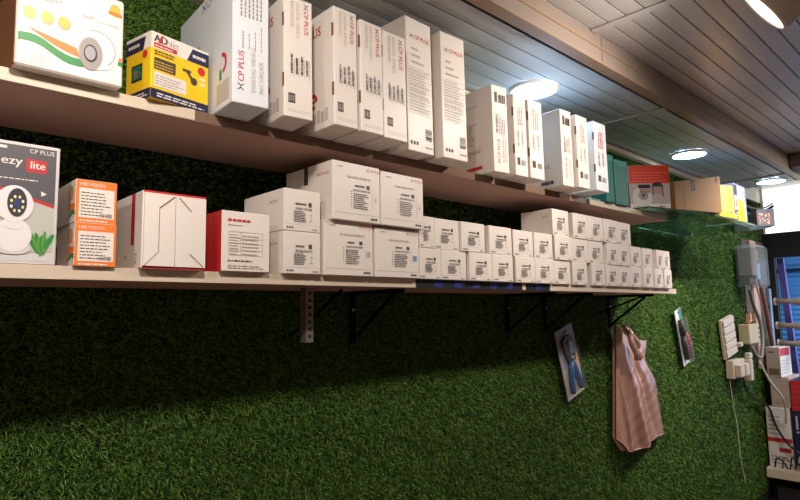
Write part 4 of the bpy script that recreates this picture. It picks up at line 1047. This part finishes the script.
printed('plain_carton', 'plain pale box standing on the white box with red stripes', (4.605, 1.088, TZ + 0.3932), 0, 0.28, 0.110, 0.203, tan, f_mid)
def f_top(p, w, h): p.rect(w * 0.02, h * 0.70, w * 0.85, h * 0.96, red); p.fine(w * 0.1, h * 0.10, w * 0.8, h * 0.62, 5, paleink, 3, 0.3)
r = thing('red_label_carton', 'pale box with a red label, topmost of the stack at the right edge', 'box', (4.60, 1.125, TZ + 0.5964), -6)
w, d, h = 0.19, 0.085, 0.198
b = MB(); b.rbox(0, 0, 0, w, d, h, white, 0.002); part(b, 'carton_body', r)
p = Print('front', w, d, h); f_top(p, w, h); part(p.mb, 'printed_front', r)
L = Print('left', w, d, h); L.rect(0.001, 0.001, d - 0.001, h - 0.001, tan); L.rect(0.01, 0.012, 0.075, 0.055, mat('olive_photo_print', (110, 92, 66), 0.6), 0.0002); L.fine(0.015, 0.16, 0.06, 0.175, 1, charcoal, 5, 0.6); part(L.mb, 'printed_side', r)
def f_red(p, w, h):
    p.rect(0, h * 0.66, w, h, red); p.rect(0, 0, w, h * 0.65, navy, 0.0001)
    for k in range(5): p.fine(w * 0.05, h * (0.70 + 0.055 * k), w * 0.95, h * (0.715 + 0.055 * k), 1, mat('pale_red_ring', (208, 90, 88), 0.5), k + 3, 0.5)
    p.rect(w * 0.10, h * 0.45, w * 0.17, h * 0.60, lightgrey, 0.0003); p.disc(w * 0.15, h * 0.42, w * 0.05, lightgrey, 0.0003)
printed('red_navy_carton', 'big red and navy box cut by the right edge, beside the red-striped white box', (4.60, 0.935, TZ), 0, 0.30, 0.145, 0.580, navy, f_red)
r = thing('low_cabinet', 'dark low cabinet in the lower right corner under the small cream shelf', 'cabinet', (4.58, 0.80, -1.335), 0)
b = MB(); b.rbox(0, 0, 0, 0.36, 0.42, 0.13, darkmetal, 0.004); part(b, 'cabinet_body', r)
b = MB(); b.rbox(-0.006, 0.02, 0.02, -0.0003, 0.40, 0.115, darkwall, 0.002); o = part(b, 'door', r)
b = MB(); b.rbox(-0.012, 0.05, 0.06, -0.0063, 0.09, 0.075, zinc, 0.001); b.build('handle', o)

# ------------------------------------------------------------------ lights as things
for k, (x, y) in enumerate(DOWN):
    labs = ('round white ceiling light above the yellow box', 'large bright round ceiling light above the middle of the upper shelf', 'round ceiling light above the red picture box and the brown carton', 'round ceiling light farthest away, above the white end wall')
    r = thing('ceiling_light', labs[k], 'ceiling light', (x, y, 0.7510), 0, 'round flush ceiling lights')
    b = MB(); b.lathe([(0, 0.088), (-0.003, 0.088), (-0.009, 0.084), (-0.010, 0.077), (-0.007, 0.076), (0, 0.076)], (0, 0, 1), (0, 0, 0), alu, 40); part(b, 'rim', r)
    b = MB(); b.lathe([(-0.0075, 0.0), (-0.0075, 0.0755), (-0.004, 0.0756)], (0, 0, 1), (0, 0, 0), lampglow, 40); part(b, 'diffuser', r)
for k in range(4):
    p_ = SPOTS[k]; v = Vector(SPOT_AIM[k]).normalized()
    r = thing('spot_lamp', ('ceiling spot lamp aimed at the left end of the shelves', 'warm spot lamp on the ceiling at the top right, aimed at the shelves', 'ceiling spot lamp aimed at the hanging bag', 'unseen ceiling spot lamp near the doorway, added to brighten the right side')[k], 'spot lamp', p_, 0, 'ceiling spot lamps')
    b = MB(); b.lathe([(0.004, 0.062), (0.008, 0.066), (0.0, 0.070), (-0.05, 0.070), (-0.055, 0.066)], v, (0, 0, 0), alu, 36); b.lathe([(0.004, 0.062), (-0.002, 0.060)], v, (0, 0, 0), alu, 36); part(b, 'lamp_ring', r)
    b = MB(); b.lathe([(-0.055, 0.064), (-0.15, 0.058), (-0.155, 0.05), (-0.155, 0)], v, (0, 0, 0), lampdark, 36); part(b, 'lamp_body', r)
    b = MB(); b.lathe([(0.002, 0.0), (0.002, 0.061)], v, (0, 0, 0), spotglow, 36); part(b, 'lens', r)
    q = -v * 0.10
    b = MB(); b.tube([tuple(q), (q.x, q.y, 0.838 - p_[2])], 0.008, lampdark, 8); b.lathe([(0, 0.03), (-0.012, 0.03), (-0.012, 0)], (0, 0, 1), (q.x, q.y, 0.839 - p_[2]), lampdark, 20); part(b, 'mount', r)
